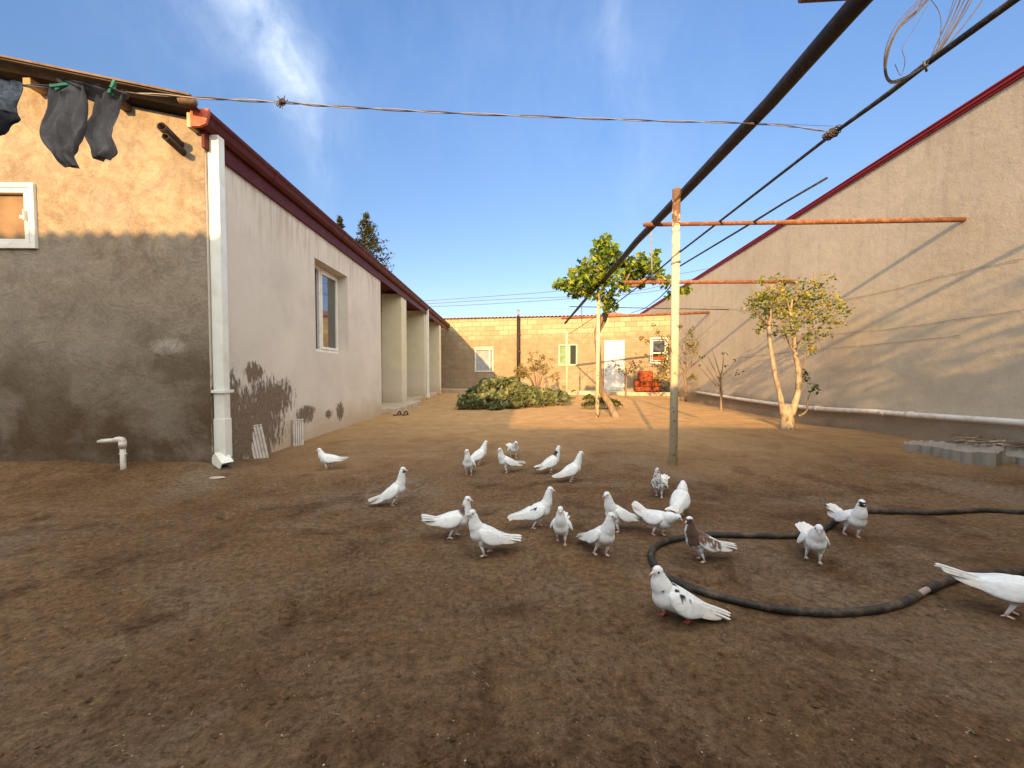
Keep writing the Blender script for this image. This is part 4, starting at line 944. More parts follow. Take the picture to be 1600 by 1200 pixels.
# thin rods along the yard
ra = [at(1300+285*1.6, 210-210*1.6, 1.45), at(1585, 0, 2.09), at(1446, 101, 2.52), at(1386, 148, 2.8), at(1300, 210, 3.27), at(1123, 347, 5.15), at(1062, 394, 6.43), at(1000, 446, 8.8), at(941, 490, 12.6)]
ra[0] = ra[1]+(ra[1]-ra[4])*1.0
mb = MB(); mb.tube(ra, [.020, .020, .019, .018, .014, .014, .014, .014, .014], 10); mb.build('rod', M_BLACKROD, PG, smooth=True)
rb = [at(1292, 278, 4.02), at(1225, 317, 4.6), at(1180, 345, 5.1), at(1062, 416, 7.3), at(1046, 450, 9.1), at(1031, 465, 10.2), at(1007, 482, 11.7), at(985, 489.5, 12.6)]
mb = MB(); mb.tube(rb, [.012, .012, .014, .014, .013, .012, .010, .008], 8); mb.build('rod', M_BLACKROD, PG, smooth=True)
mb = MB(); mb.tube([at(941, 490, 12.6), at(927, 497, 12.7), at(889, 522, 12.9)], .010, 6)
mb.tube(crv([at(940, 492, 12.6), at(920, 520, 12.7), at(905, 533, 12.8), at(887, 525, 12.9)], 5), .005, 5); mb.build('tie_rod', M_BLACKROD, PG)
# hanging pipe piece, tie wires
mb = MB(); a_ = at(1017, 356, 5.3); b_ = at(1019, 432, 8.3); mb.tube([at(1017, 361, 6.2), at(1019, 434, 6.2)], .010, 6); mb.build('hanger', M_WIREL, PG)
def ringwire(c, r, n=3, tilt=(0, 0)):
    for k in range(n):
        mb = MB()
        pp = [Vector(c)+Vector((math.cos(t_*6.283/14)*r, math.sin(t_*6.283/14)*r, (k-n/2)*.012+tilt[0]*math.cos(t_*6.283/14)+tilt[1]*math.sin(t_*6.283/14))) for t_ in range(15)]
        mb.tube(pp, .003, 5); mb.build('tie_wire', M_BLACKROD, PG)
ringwire((p0.x, p0.y, at(1055, 410, p0.y).z), .045, 2, (.01, 0)); ringwire((p0.x, p0.y, at(1055, 396, p0.y).z), .045, 2, (.04, 0)); ringwire((p0.x, p0.y, at(1055, 308, p0.y).z), .045, 3, (.05, .01))
mb = MB(); c_ = at(1300, 208, 3.25)
dr_ = (ra[4]-ra[3]).normalized()
for k in range(16):
    u = random.uniform(-.05, .05); rr_ = random.uniform(.018, .034); o_ = Vector((random.uniform(-.01, .01), 0, random.uniform(-.014, .008)))
    a1_ = dr_.orthogonal().normalized(); b1_ = dr_.cross(a1_)
    mb.tube([c_+dr_*(u+.01*math.sin(t_))+o_+(a1_*math.cos(t_*.55)+b1_*math.sin(t_*.55))*rr_ for t_ in range(12)], .004, 5, cols=None)
mb.build('wire_knot', simple('tan_twine', (.08, .065, .05), .8, .5, 60, .2), PG)

# coil of wire hung on the thin rod
mb = MB(); rr = random.Random(9)
base = [(1446, 103), (1415, 122), (1393, 127), (1384, 112), (1388, 80), (1405, 45), (1430, 18), (1460, -10), (1500, -45), (1540, -60), (1545, -25), (1520, 20), (1485, 65), (1460, 92), (1446, 103)]
for k in range(9):
    dx = rr.uniform(-3, 3); s_ = 1+rr.uniform(-.04, .05) if k < 5 else 1+rr.uniform(.0, .22)
    pp = []
    for i, (x, y) in enumerate(base):
        left = i < 7
        ss = s_ if not left or k < 7 else 1+rr.uniform(-.06, .02)
        X_ = 1446+(x-1446)*((.50+.07*k) if not left else 1+(ss-1)*.15)+dx+rr.uniform(-1.5, 1.5); Y_ = 103+(y-103)*ss+rr.uniform(-1, 1)
        pp.append(at(X_, Y_, 2.50-.0011*(103-Y_)+rr.uniform(-.006, .006)))
    pp[0] = pp[-1] = at(1447, 103, 2.5); mb.tube(crv(pp, 5), rr.choice([.0022, .0028, .0035]), 5)
mb.tube(crv([at(1455, 0, 2.42), at(1468, 20, 2.43), at(1470, 50, 2.45), at(1462, 85, 2.48), at(1447, 105, 2.5)], 5), .002, 5)
mb.tube(crv([at(1452, 5, 2.42), at(1424, 52, 2.45), at(1410, 75, 2.45), at(1414, 95, 2.46), at(1408, 118, 2.46), at(1398, 100, 2.46)], 5), .0018, 5)
mb.tube([at(1443, 95, 2.5), at(1448, 112, 2.5)], .006, 6)
tag(mb.build('wire_coil', M_WIRE, smooth=True), 'loose coil of thin wire hung on the black pergola rod against the sky', 'wire coil')

# ------------------------------------------------------------ clothesline and washing
def cldepth(px):
    r_ = (px-793)/620; return 2.605/(1-.2365*r_)
cl_pts = [(-260, 112), (-120, 121), (0, 130), (100, 137), (200, 145), (330, 154), (440, 160), (520, 166), (640, 173), (760, 179), (920, 185), (1030, 189), (1150, 192), (1230, 197), (1298, 206)]
path = crv([at(x, y, cldepth(x)) for x, y in cl_pts], 10)
CLN = thing('clothesline', path[0], 'twisted wire clothesline stretched across the yard to the pergola rod', 'clothesline')
for k, (m_, rad) in enumerate(((M_WIRE, .0036), (M_WIREL, .0030))):
    pp = [p+Vector((0, math.cos(i*.55+k*3.14), math.sin(i*.55+k*3.14)))*.0045 for i, p in enumerate(path)]
    mb = MB(); mb.tube(pp, rad, 6); mb.build('strand', m_, CLN, smooth=True)
mb = MB(); mb.tube(crv([at(1100, 190, cldepth(1100)), at(1200, 193, cldepth(1200)), at(1302, 197, 3.25)], 5), .0018, 5); mb.build('strand', M_WIRE, CLN)
mb = MB(); c_ = at(441, 159, cldepth(441)); rr = random.Random(2)
for k in range(12):
    d_ = Vector((rr.gauss(0, 1), rr.gauss(0, 1), rr.gauss(0, 1))).normalized(); mb.tube(crv([c_-d_*.02, c_+Vector((rr.gauss(0, .012), rr.gauss(0, .01), rr.gauss(0, .012))), c_+d_*.038], 4), .0022, 5)
for k in range(5): ringpts = [c_+Vector(((k-2)*.006, math.cos(t_)*.012, math.sin(t_)*.012)) for t_ in range(8)]; mb.tube(ringpts, .003, 5)
mb.build('wire_knot', M_WIRE, CLN)
def cloth_strip(mb, rows, seed, fold=.012, thick=.004):
    # rows of (left px, right px, py, depth offset): a draped tube of cloth, folded
    rr = random.Random(seed); n = 40; rings = []
    rows2 = []
    for i in range(len(rows)-1):
        for j in range(5):
            t_ = j/5; rows2.append(tuple(rows[i][k]*(1-t_)+rows[i+1][k]*t_ for k in range(4)))
    rows2.append(rows[-1]); off = rr.random()*20
    for _ in range(4): rows2 = [rows2[0]]+[tuple((rows2[i-1][k]+2*rows2[i][k]+rows2[i+1][k])/4 for k in range(4)) for i in range(1, len(rows2)-1)]+[rows2[-1]]
    for i, (x0_, x1_, py, dd) in enumerate(rows2):
        Yc = cldepth((x0_+x1_)/2)+dd; c_ = at((x0_+x1_)/2, py, Yc); hw = abs(x1_-x0_)/2*Yc/620; ring = []
        for k in range(n):
            a_ = 2*math.pi*k/n; f_ = 1+.0*math.sin(k)
            u = math.cos(a_); v = math.sin(a_)
            yy = v*hw*.20+fold*(1.1*NZ.noise(Vector((u*3.2+off, i*.07+u*.8, v*.6)))+.3*NZ.noise(Vector((u*6+off, i*.11-u, v))))
            ring.append(c_+Vector((u*hw*(1+.10*NZ.noise(Vector((u, off, i*.09)))), yy, 0)))
        rings.append(ring)
    vs = [p for g_ in rings for p in g_]
    fs = [(i*n+k, i*n+(k+1) % n, (i+1)*n+(k+1) % n, (i+1)*n+k) for i in range(len(rings)-1) for k in range(n)]
    fs += [list(range(n)), [(len(rings)-1)*n+k for k in range(n)]]
    mb.add(vs, fs)
LG = thing('grey_leggings', at(130, 140, cldepth(130)), 'dark grey child leggings hung over the clothesline by green pegs', 'leggings')
mb = MB()
cloth_strip(mb, [(84, 130, 133, 0), (83, 134, 150, 0), (82, 133, 170, 0), (74, 128, 188, 0), (68, 126, 203, 0), (70, 126, 218, 0), (78, 122, 232, .0), (86, 112, 242, 0), (88, 118, 252, 0), (98, 119, 260, 0)], 3, .03)
mb.build('leg', M_CLOTH, LG, smooth=True)
mb = MB()
cloth_strip(mb, [(148, 197, 143, 0), (148, 192, 155, 0), (148, 184, 170, 0), (146, 178, 185, 0), (136, 176, 203, 0), (137, 178, 215, 0), (143, 183, 228, 0), (145, 184, 238, 0), (146, 170, 248, 0)], 5, .03)
mb.build('leg', M_CLOTH, LG, smooth=True)
mb = MB()
cloth_strip(mb, [(94, 104, 124, 0), (95, 142, 131, 0), (100, 165, 137, 0), (112, 196, 144, .0), (130, 190, 152, .01), (150, 178, 160, .01)], 8, .03)
mb.build('waistband', M_CLOTH, LG, smooth=True)
SC = thing('blue_grey_garment', at(5, 135, cldepth(5)), 'blue-grey garment with black hem at the left end of the clothesline', 'garment')
mb = MB(); cloth_strip(mb, [(-45, 28, 126, 0), (-50, 33, 138, 0), (-50, 30, 152, 0), (-48, 20, 164, 0), (-45, 20, 176, 0)], 9, .03); mb.build('body', M_DENIM, SC, smooth=True)
mb = MB(); cloth_strip(mb, [(-46, 20, 175, 0), (-45, 33, 188, 0), (-45, 16, 195, 0), (-40, 12, 205, 0), (-38, 6, 210, 0)], 10, .02); mb.build('hem', M_NAVY, SC, smooth=True)
def peg(px, py, lab, rot):
    c_ = at(px, py, cldepth(px)-.03); root = thing('clothespin', c_, lab, 'clothespin', 'green pegs on the clothesline')
    for s_ in (-1, 1):
        mb = MB(); mb.M = Matrix.Translation(c_) @ Matrix.Rotation(rot, 4, 'Y') @ Matrix.Rotation(s_*R(9), 4, 'X'); mb.box(-.007, .007, s_*.007-.004, s_*.007+.004, -.035, .04, .002); mb.build('jaw', M_PEG, root)
    mb = MB(); mb.tube([c_+Vector((-.009, 0, 0)), c_+Vector((.009, 0, 0))], .006, 8); mb.build('spring', M_WIREL, root)
peg(176, 138, 'bright green peg on the right end of the grey leggings', R(15)); peg(93, 135, 'green peg mostly hidden behind the left leg of the grey leggings', R(75))

# ------------------------------------------------------------ black hose on the ground
HS = thing('garden_hose', gp(1200, 945), 'thick black rubber hose lying in a wide loop on the dirt', 'hose')
hp = [(1760, 800), (1680, 797), (1600, 800), (1540, 797), (1490, 799), (1440, 801), (1390, 799), (1345, 799), (1318, 806), (1300, 818), (1282, 829), (1250, 836), (1200, 837), (1150, 836), (1100, 836), (1060, 841), (1033, 849), (1019, 860), (1018, 873), (1030, 891), (1052, 906), (1090, 922), (1140, 936), (1200, 949), (1260, 956), (1320, 957), (1370, 952), (1410, 942), (1435, 929)]
hp2 = [(1449, 921), (1475, 909), (1500, 902), (1540, 896), (1600, 893), (1680, 894), (1800, 905)]
def hose(pp): return crv([gp(x, y, .016) for x, y in pp], 8)
mb = MB(); mb.tube(hose(hp), .0165, 14, jit=.06); mb.tube(hose(hp2), .0185, 14, jit=.06); mb.build('rubber_tube', M_RUBBER, HS, smooth=True)
mb = MB(); mb.tube(hose([(1425, 935), (1437, 928), (1449, 921), (1460, 916)]), .0125, 12); mb.build('inner_pipe', M_HOSEIN, HS, smooth=True)

# ------------------------------------------------------------ corrugated edging and twigs on the right
EG = thing('corrugated_edging', gp(1480, 712), 'low border of grey corrugated sheet stood on edge by the right wall', 'edging')
base = crv([gp(x, y) for x, y in ((1410, 703), (1432, 706), (1462, 712), (1500, 722), (1530, 726), (1556, 729))], 14)
def sheet(mb, base, h0, h1, amp, pitch, th=.012, ph=0):
    L = 0; vs = []; n = len(base)
    for i, p in enumerate(base):
        if i: L += (p-base[i-1]).length
        t_ = (base[min(i+1, n-1)]-base[max(i-1, 0)]).normalized(); nn = Vector((-t_.y, t_.x, 0)).normalized(); o_ = amp*abs(math.sin(math.pi*L/pitch+ph))*2-amp
        h = h0+(h1-h0)*i/n
        for w_ in (0, th):
            for z in (-.06, h): vs.append(Vector((p.x, p.y, gz(p.x, p.y)+z))-nn*(o_)+nn*w_)
    fs = []
    for i in range(n-1):
        a = i*4; b_ = a+4; fs += [(a, a+1, b_+1, b_), (a+2, b_+2, b_+3, a+3), (a+1, a+3, b_+3, b_+1)]
    fs += [(0, 2, 3, 1), ((n-1)*4, (n-1)*4+1, (n-1)*4+3, (n-1)*4+2)]; mb.add(vs, fs)
mb = MB(); sheet(mb, base, .075, .15, .022, .145); mb.build('upright_sheet', M_EDGE, EG)
mb = MB(); base2 = crv([gp(x, y) for x, y in ((1560, 722), (1585, 724), (1620, 731), (1680, 740))], 10); sheet(mb, base2, .06, .09, .02, .12); mb.build('upright_sheet', M_EDGE, EG)
allb = base[2:]+base2[3:]; nb_ = len(allb); vs = []
for i, p in enumerate(allb):
    h_ = .065+.075*min(1, i/len(base)) if i < len(base) else .085
    nw = (p-Vector((0, 0, 0))); nw.z = 0; nw.normalize(); L_ = .10+.50*min(1, i/40)
    wob_ = .010*math.sin(i*.9)+.008*NZ.noise(Vector((i*.3, 1, 1)))
    f_ = p+nw*.02; k_ = p+nw*L_; vs += [Vector((f_.x, f_.y, gz(p.x, p.y)+h_-.012)), Vector((k_.x, k_.y, gz(p.x, p.y)+h_+.03+wob_)), Vector((k_.x, k_.y, -.05)), Vector((f_.x, f_.y, -.05))]
mb = MB(); mb.add(vs, [(4*i+a, 4*i+4+a, 4*i+4+(a+1) % 4, 4*i+(a+1) % 4) for i in range(nb_-1) for a in range(4)]+[(0, 1, 2, 3), (4*nb_-1, 4*nb_-2, 4*nb_-3, 4*nb_-4)])
mb.build('flat_sheet', M_EDGE, EG)
rr = random.Random(17); mb = MB()
for k in range(110):
    px = rr.uniform(1500, 1680); py = rr.uniform(699, 716)+(px-1500)*.03; q = gp(px, py); a_ = rr.gauss(-.1, .35); L = rr.uniform(.1, .42)
    d_ = Vector((math.cos(a_), math.sin(a_)*.6, rr.uniform(-.06, .08))); z = .14+rr.random()*.05
    pp = [Vector((q.x, q.y, z))-d_*L/2, Vector((q.x, q.y, z+rr.uniform(-.015, .02))), Vector((q.x, q.y, z))+d_*L/2]; mb.tube(pp, [rr.uniform(.003, .008)]*2+[.002], 5, cols=[rr.choice([(.22, .16, .11), (.35, .29, .22), (.12, .08, .06), (.42, .36, .28)])]*3)
tag(mb.build('twig_pile', M_VP), 'heap of dry grey-brown twigs on the flat sheet at the right wall', 'twigs')

# ------------------------------------------------------------ armchair on the back porch
q = at(1009.5, 609, 16.36); AC = thing('armchair', (q.x, q.y, .152), 'old red-orange flowered armchair on the step of the block house', 'armchair', rz=math.atan2(BD.y, BD.x)+R(4))
t = NT('flowered_upholstery', .9, .1); c = t.ramp(t.noise(13, 4, .6, .5, t.n('ShaderNodeTexCoord').outputs['Object']), [(.35, (.09, .018, .012)), (.47, (.24, .055, .025)), (.56, (.30, .10, .04)), (.66, (.11, .022, .014))]); M_UPH = t.done(c, t.bump(t.noise(12, 4), .3, .01))
def part(nm, *bx, bev=.03, mat=M_UPH, par=AC, rot=None):
    mb = MB()
    if rot is not None: mb.M = rot
    mb.box(*bx, bev); return mb.build(nm, mat, par, local=True, smooth=False)
part('seat', -.28, .28, -.42, .30, .22, .44, bev=.06); part('base', -.46, .46, -.36, .36, .03, .215)
part('backrest', -.31, .31, .16, .40, .442, .90, bev=.07, rot=Matrix.Rotation(R(-7), 4, 'X'))
part('arm', -.48, -.285, -.42, .36, .218, .54, bev=.07); part('arm', .285, .48, -.42, .36, .218, .54, bev=.07)
q = at(1038, 611, 16.1); rr = random.Random(3)
mb = MB()
for k in range(6):
    mb.col = rr.choice([(.05, .05, .055), (.10, .09, .09), (.03, .03, .035)]); mb.ell((q.x+rr.uniform(-.22, .22), q.y+rr.uniform(-.12, .12), .28+rr.uniform(-.05, .2)), rr.uniform(.12, .2), .15, rr.uniform(.13, .2), 10, 7, Matrix.Rotation(rr.random(), 3, 'X'))
tag(mb.build('cloth_bundle', M_VP, smooth=True), 'dark bundle of rags on the step beside the armchair', 'bundle')

# ------------------------------------------------------------ overhead cables far behind and a distant roof
for i, (ln, lab) in enumerate(((((600, 474), (680, 469), (780, 462), (869, 455), (980, 441), (1100, 421), (1250, 390)), 'overhead cable highest against the sky behind the block house'), (((600, 478), (680, 474), (780, 468), (900, 463), (981, 457), (1100, 432), (1250, 402)), 'middle overhead cable behind the block house'), (((600, 482), (680, 479), (780, 474), (901, 466), (1000, 458), (1100, 441), (1250, 416)), 'lowest overhead cable behind the block house'))):
    mb = MB(); mb.tube(crv([at(x, y, 34) for x, y in ln], 6), .022, 6); tag(mb.build('power_cable', M_WIRE), lab, 'cable', 'overhead cables')
a_ = at(965, 485, 30); b_ = at(945, 493, 30); c_ = at(990, 493, 30)
FR = thing('distant_house', (a_.x, 31, 0), 'distant dark tiled hip roof peeking over the block house', 'house')
mb = MB(); mb.box(b_.x+.3, c_.x-.3, 30.2, 33.8, 0, b_.z); mb.build('wall', M_CONC, FR)
mb = MB(); mb.add([(b_.x-.5, 30, b_.z-.1), (c_.x+.5, 30, b_.z-.1), (c_.x+.5, 34, b_.z-.1), (b_.x-.5, 34, b_.z-.1), (a_.x, 32, a_.z+.25)], [(0, 1, 4), (1, 2, 4), (2, 3, 4), (3, 0, 4), (0, 3, 2, 1)]); mb.build('roof', M_ROOFR, FR)

# ------------------------------------------------------------ pigeons
WHT = (.745, .795, .85)
def smoothstep(a, b_, x):
    t_ = max(0, min(1, (x-a)/(b_-a))); return t_*t_*(3-2*t_)
def lerp3(a, b_, t_): return tuple(a[i]*(1-t_)+b_[i]*t_ for i in range(3))
def ring_loft(mb, pts, ra_, rb_, cols, n=18, side=Vector((0, 1, 0))):
    rings = []
    for i, p in enumerate(pts):
        t_ = (pts[min(i+1, len(pts)-1)]-pts[max(i-1, 0)]).normalized(); s_ = (side-t_*side.dot(t_)).normalized(); u_ = t_.cross(s_)
        rings.append([p+s_*math.cos(k*6.28318/n)*ra_[i]+u_*math.sin(k*6.28318/n)*rb_[i] for k in range(n)])
    vs = [v for g_ in rings for v in g_]
    fs = [(i*n+k, i*n+(k+1) % n, (i+1)*n+(k+1) % n, (i+1)*n+k) for i in range(len(rings)-1) for k in range(n)]
    fs += [list(range(n))[::-1], [(len(rings)-1)*n+k for k in range(n)]]
    mb.add(vs, fs, [c for c in cols for _ in range(n)])
def pigeon(foot, heading, label, scale=1.0, pitch=12, neck=78, nl=.058, hyaw=0, hpitch=-8, tail=-4, spread=8, kind='white', step=.02, leg=(.80, .52, .46), wing=0, crop=1.0, tlen=1.0, seed=0, crouch=0):
    rr = random.Random(seed+100); off = Vector((seed*3.7, 0, 0))
    q = gp(*foot) if len(foot) == 2 else Vector(foot)
    root = thing('pigeon', q, label, 'pigeon', 'pigeons feeding in the yard', rz=R(heading)); root.scale = (scale,)*3
    hip = Vector((0, 0, .108-crouch)); ca, sa = math.cos(R(pitch)), math.sin(R(pitch))
    def bp_(x, z, y=0): return hip+Vector((x*ca-z*sa, y, x*sa+z*ca))
    def dirv(a_): return Vector((math.cos(R(a_)), 0, math.sin(R(a_))))
    N3 = lambda p, s_: NZ.noise(p*s_+off)
    BLK = (.022, .021, .024); BRN = (.10, .058, .046); RUS = (.17, .085, .06)
    # --- body column
    body = [bp_(-.115, .004), bp_(-.095, .004), bp_(-.06, .001), bp_(-.02, -.002), bp_(.02, .000), bp_(.050, .008), bp_(.068, .020)]
    ra_ = [.008, .020, .036, .047, .050, .043, .036]; rb_ = [.006, .016, .031, .042, .048, .046, .038]
    B0 = body[-1]; ma = (pitch+28+neck)/2
    n1 = B0+dirv(ma)*.024; n2 = n1+dirv(neck)*(nl*.55); n3 = n2+dirv(neck)*(nl*.45)
    pts = body+[n1, n2, n3]; ra_ += [.031, .0240, .0190]; rb_ += [.034, .0255, .0195]
    k = 4; pc_ = crv(pts, k); rac = crvf(ra_, k); rbc = crvf(rb_, k)
    mb = MB(); ring_loft(mb, pc_, rac, rbc, [WHT]*len(pc_), 20)
    hy = R(hyaw); hd = Vector((math.cos(R(hpitch))*math.cos(hy), math.cos(R(hpitch))*math.sin(hy), math.sin(R(hpitch)))).normalized()
    hc = n3+dirv(neck)*.010+hd*.006
    side = Vector((-math.sin(hy), math.cos(hy), 0)); upv = hd.cross(side); Mh = Matrix((hd, side, upv)).transposed()
    mb.ell(hc, .0215, .0172, .0188, 18, 12, Mh); mb.ell(hc+hd*.013-upv*.003, .0115, .0095, .0095, 14, 10, Mh)
    mb.ell(hc-dirv(neck)*.012, .0185, .0180, .0185, 14, 10)
    # breast and thighs
    mb.ell(bp_(.046, -.010), .043*crop, .044, .041, 18, 12); mb.ell(bp_(.055, .004), .040*crop, .040, .040, 18, 12)
    mb.ell(B0.lerp(n1, .2), .0375*crop, .036, .036, 18, 12); mb.ell(B0.lerp(n1, .65), .034*crop, .032, .034, 18, 12); mb.ell(n1+dirv(neck)*.008, .0285, .0265, .029, 16, 10)
    feet = []
    for s_ in (-1, 1):
        fx = step*s_*1.0; fy = s_*.024; hp_ = bp_(.004+.010*s_*(step/.02), -.020, s_*.022); kn = Vector((hp_.x*.4+fx*.6+.012, fy, .052-crouch*.5))
        ring_loft(mb, crv([hp_+Vector((0, 0, .012)), hp_.lerp(kn, .5)+Vector((.004, 0, 0)), kn], 4), crvf([.024, .018, .0085], 4), crvf([.027, .019, .0085], 4), [WHT]*9, 12)
        feet.append((kn, Vector((fx, fy, 0))))
    tmp = mb.build('tmp', M_FEATH, root, local=True)
    md = tmp.modifiers.new('r', 'REMESH'); md.mode = 'VOXEL'; md.voxel_size = .0024; sm = tmp.modifiers.new('s', 'SMOOTH'); sm.iterations = 22; sm.factor = .6
    dg = bpy.context.evaluated_depsgraph_get(); me = bpy.data.meshes.new_from_object(tmp.evaluated_get(dg)); bpy.data.objects.remove(tmp)
    me.name = 'body'
    cols = []
    for v in me.vertices:
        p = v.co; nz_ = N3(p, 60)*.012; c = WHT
        lp = p-hip; bx = lp.x*ca+lp.z*sa; bz = -lp.x*sa+lp.z*ca      # body frame
        hp3 = Mh.transposed() @ (p-hc); isneck = (p-n2).length < .05 and p.z > B0.z
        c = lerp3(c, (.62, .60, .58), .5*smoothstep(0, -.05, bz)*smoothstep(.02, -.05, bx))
        if kind in ('brown',):
            front = bx+abs(p.y)*-.9
            m = smoothstep(.0, .010, bz*.6+bx*.55+.005+nz_ - .012) * smoothstep(-.030, -.010, bx)
            w_ = smoothstep(.012, .004, abs(p.y)+nz_*.6)*smoothstep(.0, .03, (p-n1).dot(Vector((1, 0, -.2)))+.012)
            c = lerp3(c, BRN, m*(1-w_))
            if hp3.x > -.03 and hp3.z > -.02 and (p-hc).length < .028: c = lerp3(BRN, WHT, smoothstep(.004, .009, hp3.z+.0-.25*hp3.x+nz_*.3))
        if kind == 'nape':
            c = lerp3(c, BRN if seed % 2 else BLK, smoothstep(.003, -.004, (p-n1).dot(Vector((1, 0, -.15)))+.012+nz_)*smoothstep(.055, .035, (p-n1).length)*smoothstep(B0.z-.02, B0.z, p.z))
        if kind == 'saddle':
            m = smoothstep(.10, .26, N3(Vector((p.x, p.y, p.z)), 48)+.16-9*abs(bx-.035))*smoothstep(.010, .022, bz); c = lerp3(c, BLK, m)
        if kind == 'speck':
            m = smoothstep(.12, .22, N3(p, 95)); c = lerp3(c, (.05, .05, .055), m*.9)
        if kind in ('face',) and (p-hc).length < .027:
            m = smoothstep(.004, .008, hp3.x+N3(p, 120)*.006)*smoothstep(.012, .006, hp3.z); c = lerp3(c, BLK, m)
        if kind == 'bib' and (p-hc).length < .030:
            m = smoothstep(-.004, -.008, hp3.z)*smoothstep(.0, .006, hp3.x); c = lerp3(c, BLK, m)
        cols.append(c)
    me.materials.clear(); me.materials.append(M_FEATH)
    for cc in list(me.color_attributes): me.color_attributes.remove(cc)
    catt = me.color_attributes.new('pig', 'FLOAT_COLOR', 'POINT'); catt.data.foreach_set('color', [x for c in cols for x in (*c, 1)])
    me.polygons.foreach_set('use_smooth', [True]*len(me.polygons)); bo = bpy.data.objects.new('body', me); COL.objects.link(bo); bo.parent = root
    # --- wings: covert shell + long primaries
    for s_ in (-1, 1):
        mb = MB(); n = 26
        wp = [(.060, .012, .032), (.050, .010, .042), (.020, .006, .0500), (-.020, .004, .0500), (-.060, .005, .040), (-.100, .008+wing*.25, .026), (-.140, .010+wing*.6, .015), (-.165, .011+wing, .010)]
        hh_ = [.006, .022, .033, .034, .026, .016, .009, .003]; tt = [.003, .007, .009, .008, .007, .005, .003, .0015]
        pp = crv([Vector((a_, c_*s_, b_)) for a_, b_, c_ in wp], 5); hh2 = crvf(hh_, 5); tt2 = crvf(tt, 5)
        vs = []; cs = []; m_ = 16
        for i, p in enumerate(pp):
            up = Vector((0, -s_*.42, 1)).normalized(); out = Vector((0, s_, .42)).normalized()
            for k_ in range(m_):
                a_ = k_*6.28318/m_; v = p+up*math.cos(a_)*hh2[i]+out*math.sin(a_)*tt2[i]
                if math.cos(a_) < 0: v = v+Vector((-.010*(-math.cos(a_)), 0, 0))
                w_ = bp_(v.x, v.z, v.y); vs.append(w_); c = WHT; u = i/len(pp); z_ = math.cos(a_)
                nn = N3(v, 55)
                if kind == 'brown': c = lerp3(WHT, lerp3(BRN, RUS, .5+.5*nn), smoothstep(-.22, .0, nn+z_*.35+.12)*smoothstep(.70, .55, u)*smoothstep(-.85, -.55, z_)); c = lerp3(c, BRN, .8*smoothstep(.05, .0, abs(u-.60+.05*z_)-.02))
                if kind == 'saddle': c = lerp3(c, BLK, smoothstep(.10, .16, nn*.8-.9*abs(z_-.75)+.42-4.6*abs(u-.30)))
                if kind == 'mark': c = lerp3(c, BLK, smoothstep(.0, .1, nn*.6+.42-1.0*abs(z_-1.0)-4.5*abs(u-.40)))
                if kind == 'speck': c = lerp3(c, (.06, .06, .065), smoothstep(.10, .2, N3(v, 95))*.8)
                cs.append(c)
        fs = [(i*m_+k_, i*m_+(k_+1) % m_, (i+1)*m_+(k_+1) % m_, (i+1)*m_+k_) for i in range(len(pp)-1) for k_ in range(m_)]
        fs += [list(range(m_))[::-1], [(len(pp)-1)*m_+k_ for k_ in range(m_)]]
        mb.add(vs, fs, cs)
        for j in range(5):        # primaries
            a0_ = Vector((-.045-.006*j, s_*(.046-.003*j), -.008+.004*j)); L = .115+.012*j
            e_ = Vector((-.160-.006*j+.01*(4-j)*.0, s_*(.016+.004*(4-j)), .000+.003*j+wing*(.7+.1*j)))
            rows_ = []; nseg = 6
            for i in range(nseg+1):
                u = i/nseg; c_ = a0_.lerp(e_, u); wd = .010*math.sin(math.pi*min(1, .25+u*.62))*(1 if u < .95 else .5)
                rows_.append([c_+Vector((0, -s_*wd*.5, wd)), c_+Vector((0, s_*.0018, 0)), c_+Vector((0, s_*wd*.35, -wd))])
            vs = [bp_(v.x, v.z, v.y) for r_ in rows_ for v in r_]
            cc_ = [(.74, .74, .735) if kk % 3 else (.66, .66, .66) for kk in range(len(vs))]
            mb.add(vs, [(i*3+k_, i*3+k_+1, (i+1)*3+k_+1, (i+1)*3+k_) for i in range(nseg) for k_ in range(2)], cc_)
        mb.build('wing', M_FEATH, root, smooth=True, local=True)
    # --- tail fan
    mb = MB(); nf = 9; tb = bp_(-.075, .004); ta = R(pitch+tail)
    ax = Vector((-math.cos(ta), 0, -math.sin(ta))); upn = Vector((-math.sin(ta), 0, math.cos(ta)))
    if tail > 0: ax = Vector((-math.cos(R(tail)), 0, math.sin(R(tail)))); upn = Vector((math.sin(R(tail)), 0, math.cos(R(tail))))
    for j in range(nf):
        f_ = (j-(nf-1)/2)/((nf-1)/2); an = R(spread)*f_; dr2 = (ax*math.cos(an)+Vector((0, 1, 0))*math.sin(an)).normalized(); sd = upn.cross(dr2).normalized()
        L = (.118-.006*abs(f_)+rr.uniform(-.003, .003))*tlen; st2 = tb+Vector((0, f_*.013, 0))-upn*(.0018*j if j % 2 else .0012)+upn*.0012*(nf-abs(j-4))
        st2 += upn*(.007*(1-f_*f_)); ro = []
        for u, wd in ((0, .007), (.3, .0095), (.6, .011), (.85, .0115), (.95, .009), (1, .004)):
            c_ = st2+dr2*L*u-upn*.004*u*u; ro.append([c_-sd*wd, c_+upn*.0016, c_+sd*wd])
        vs = [v for r_ in ro for v in r_]; cs = []
        for i_ in range(len(ro)):
            for kk in range(3):
                c = (.76, .76, .755) if kk == 1 else (.70, .70, .70)
                if seed in (4, 8, 21, 12) and i_ >= 3 and (j in (0, 1, 7, 8) or kind == 'darktail'): c = BLK
                if seed in (9, 10) and j % 2 and i_ >= 2: c = (.42, .44, .50)
                cs.append(c)
        mb.add(vs, [(i_*3+kk, i_*3+kk+1, (i_+1)*3+kk+1, (i_+1)*3+kk) for i_ in range(len(ro)-1) for kk in range(2)], cs)
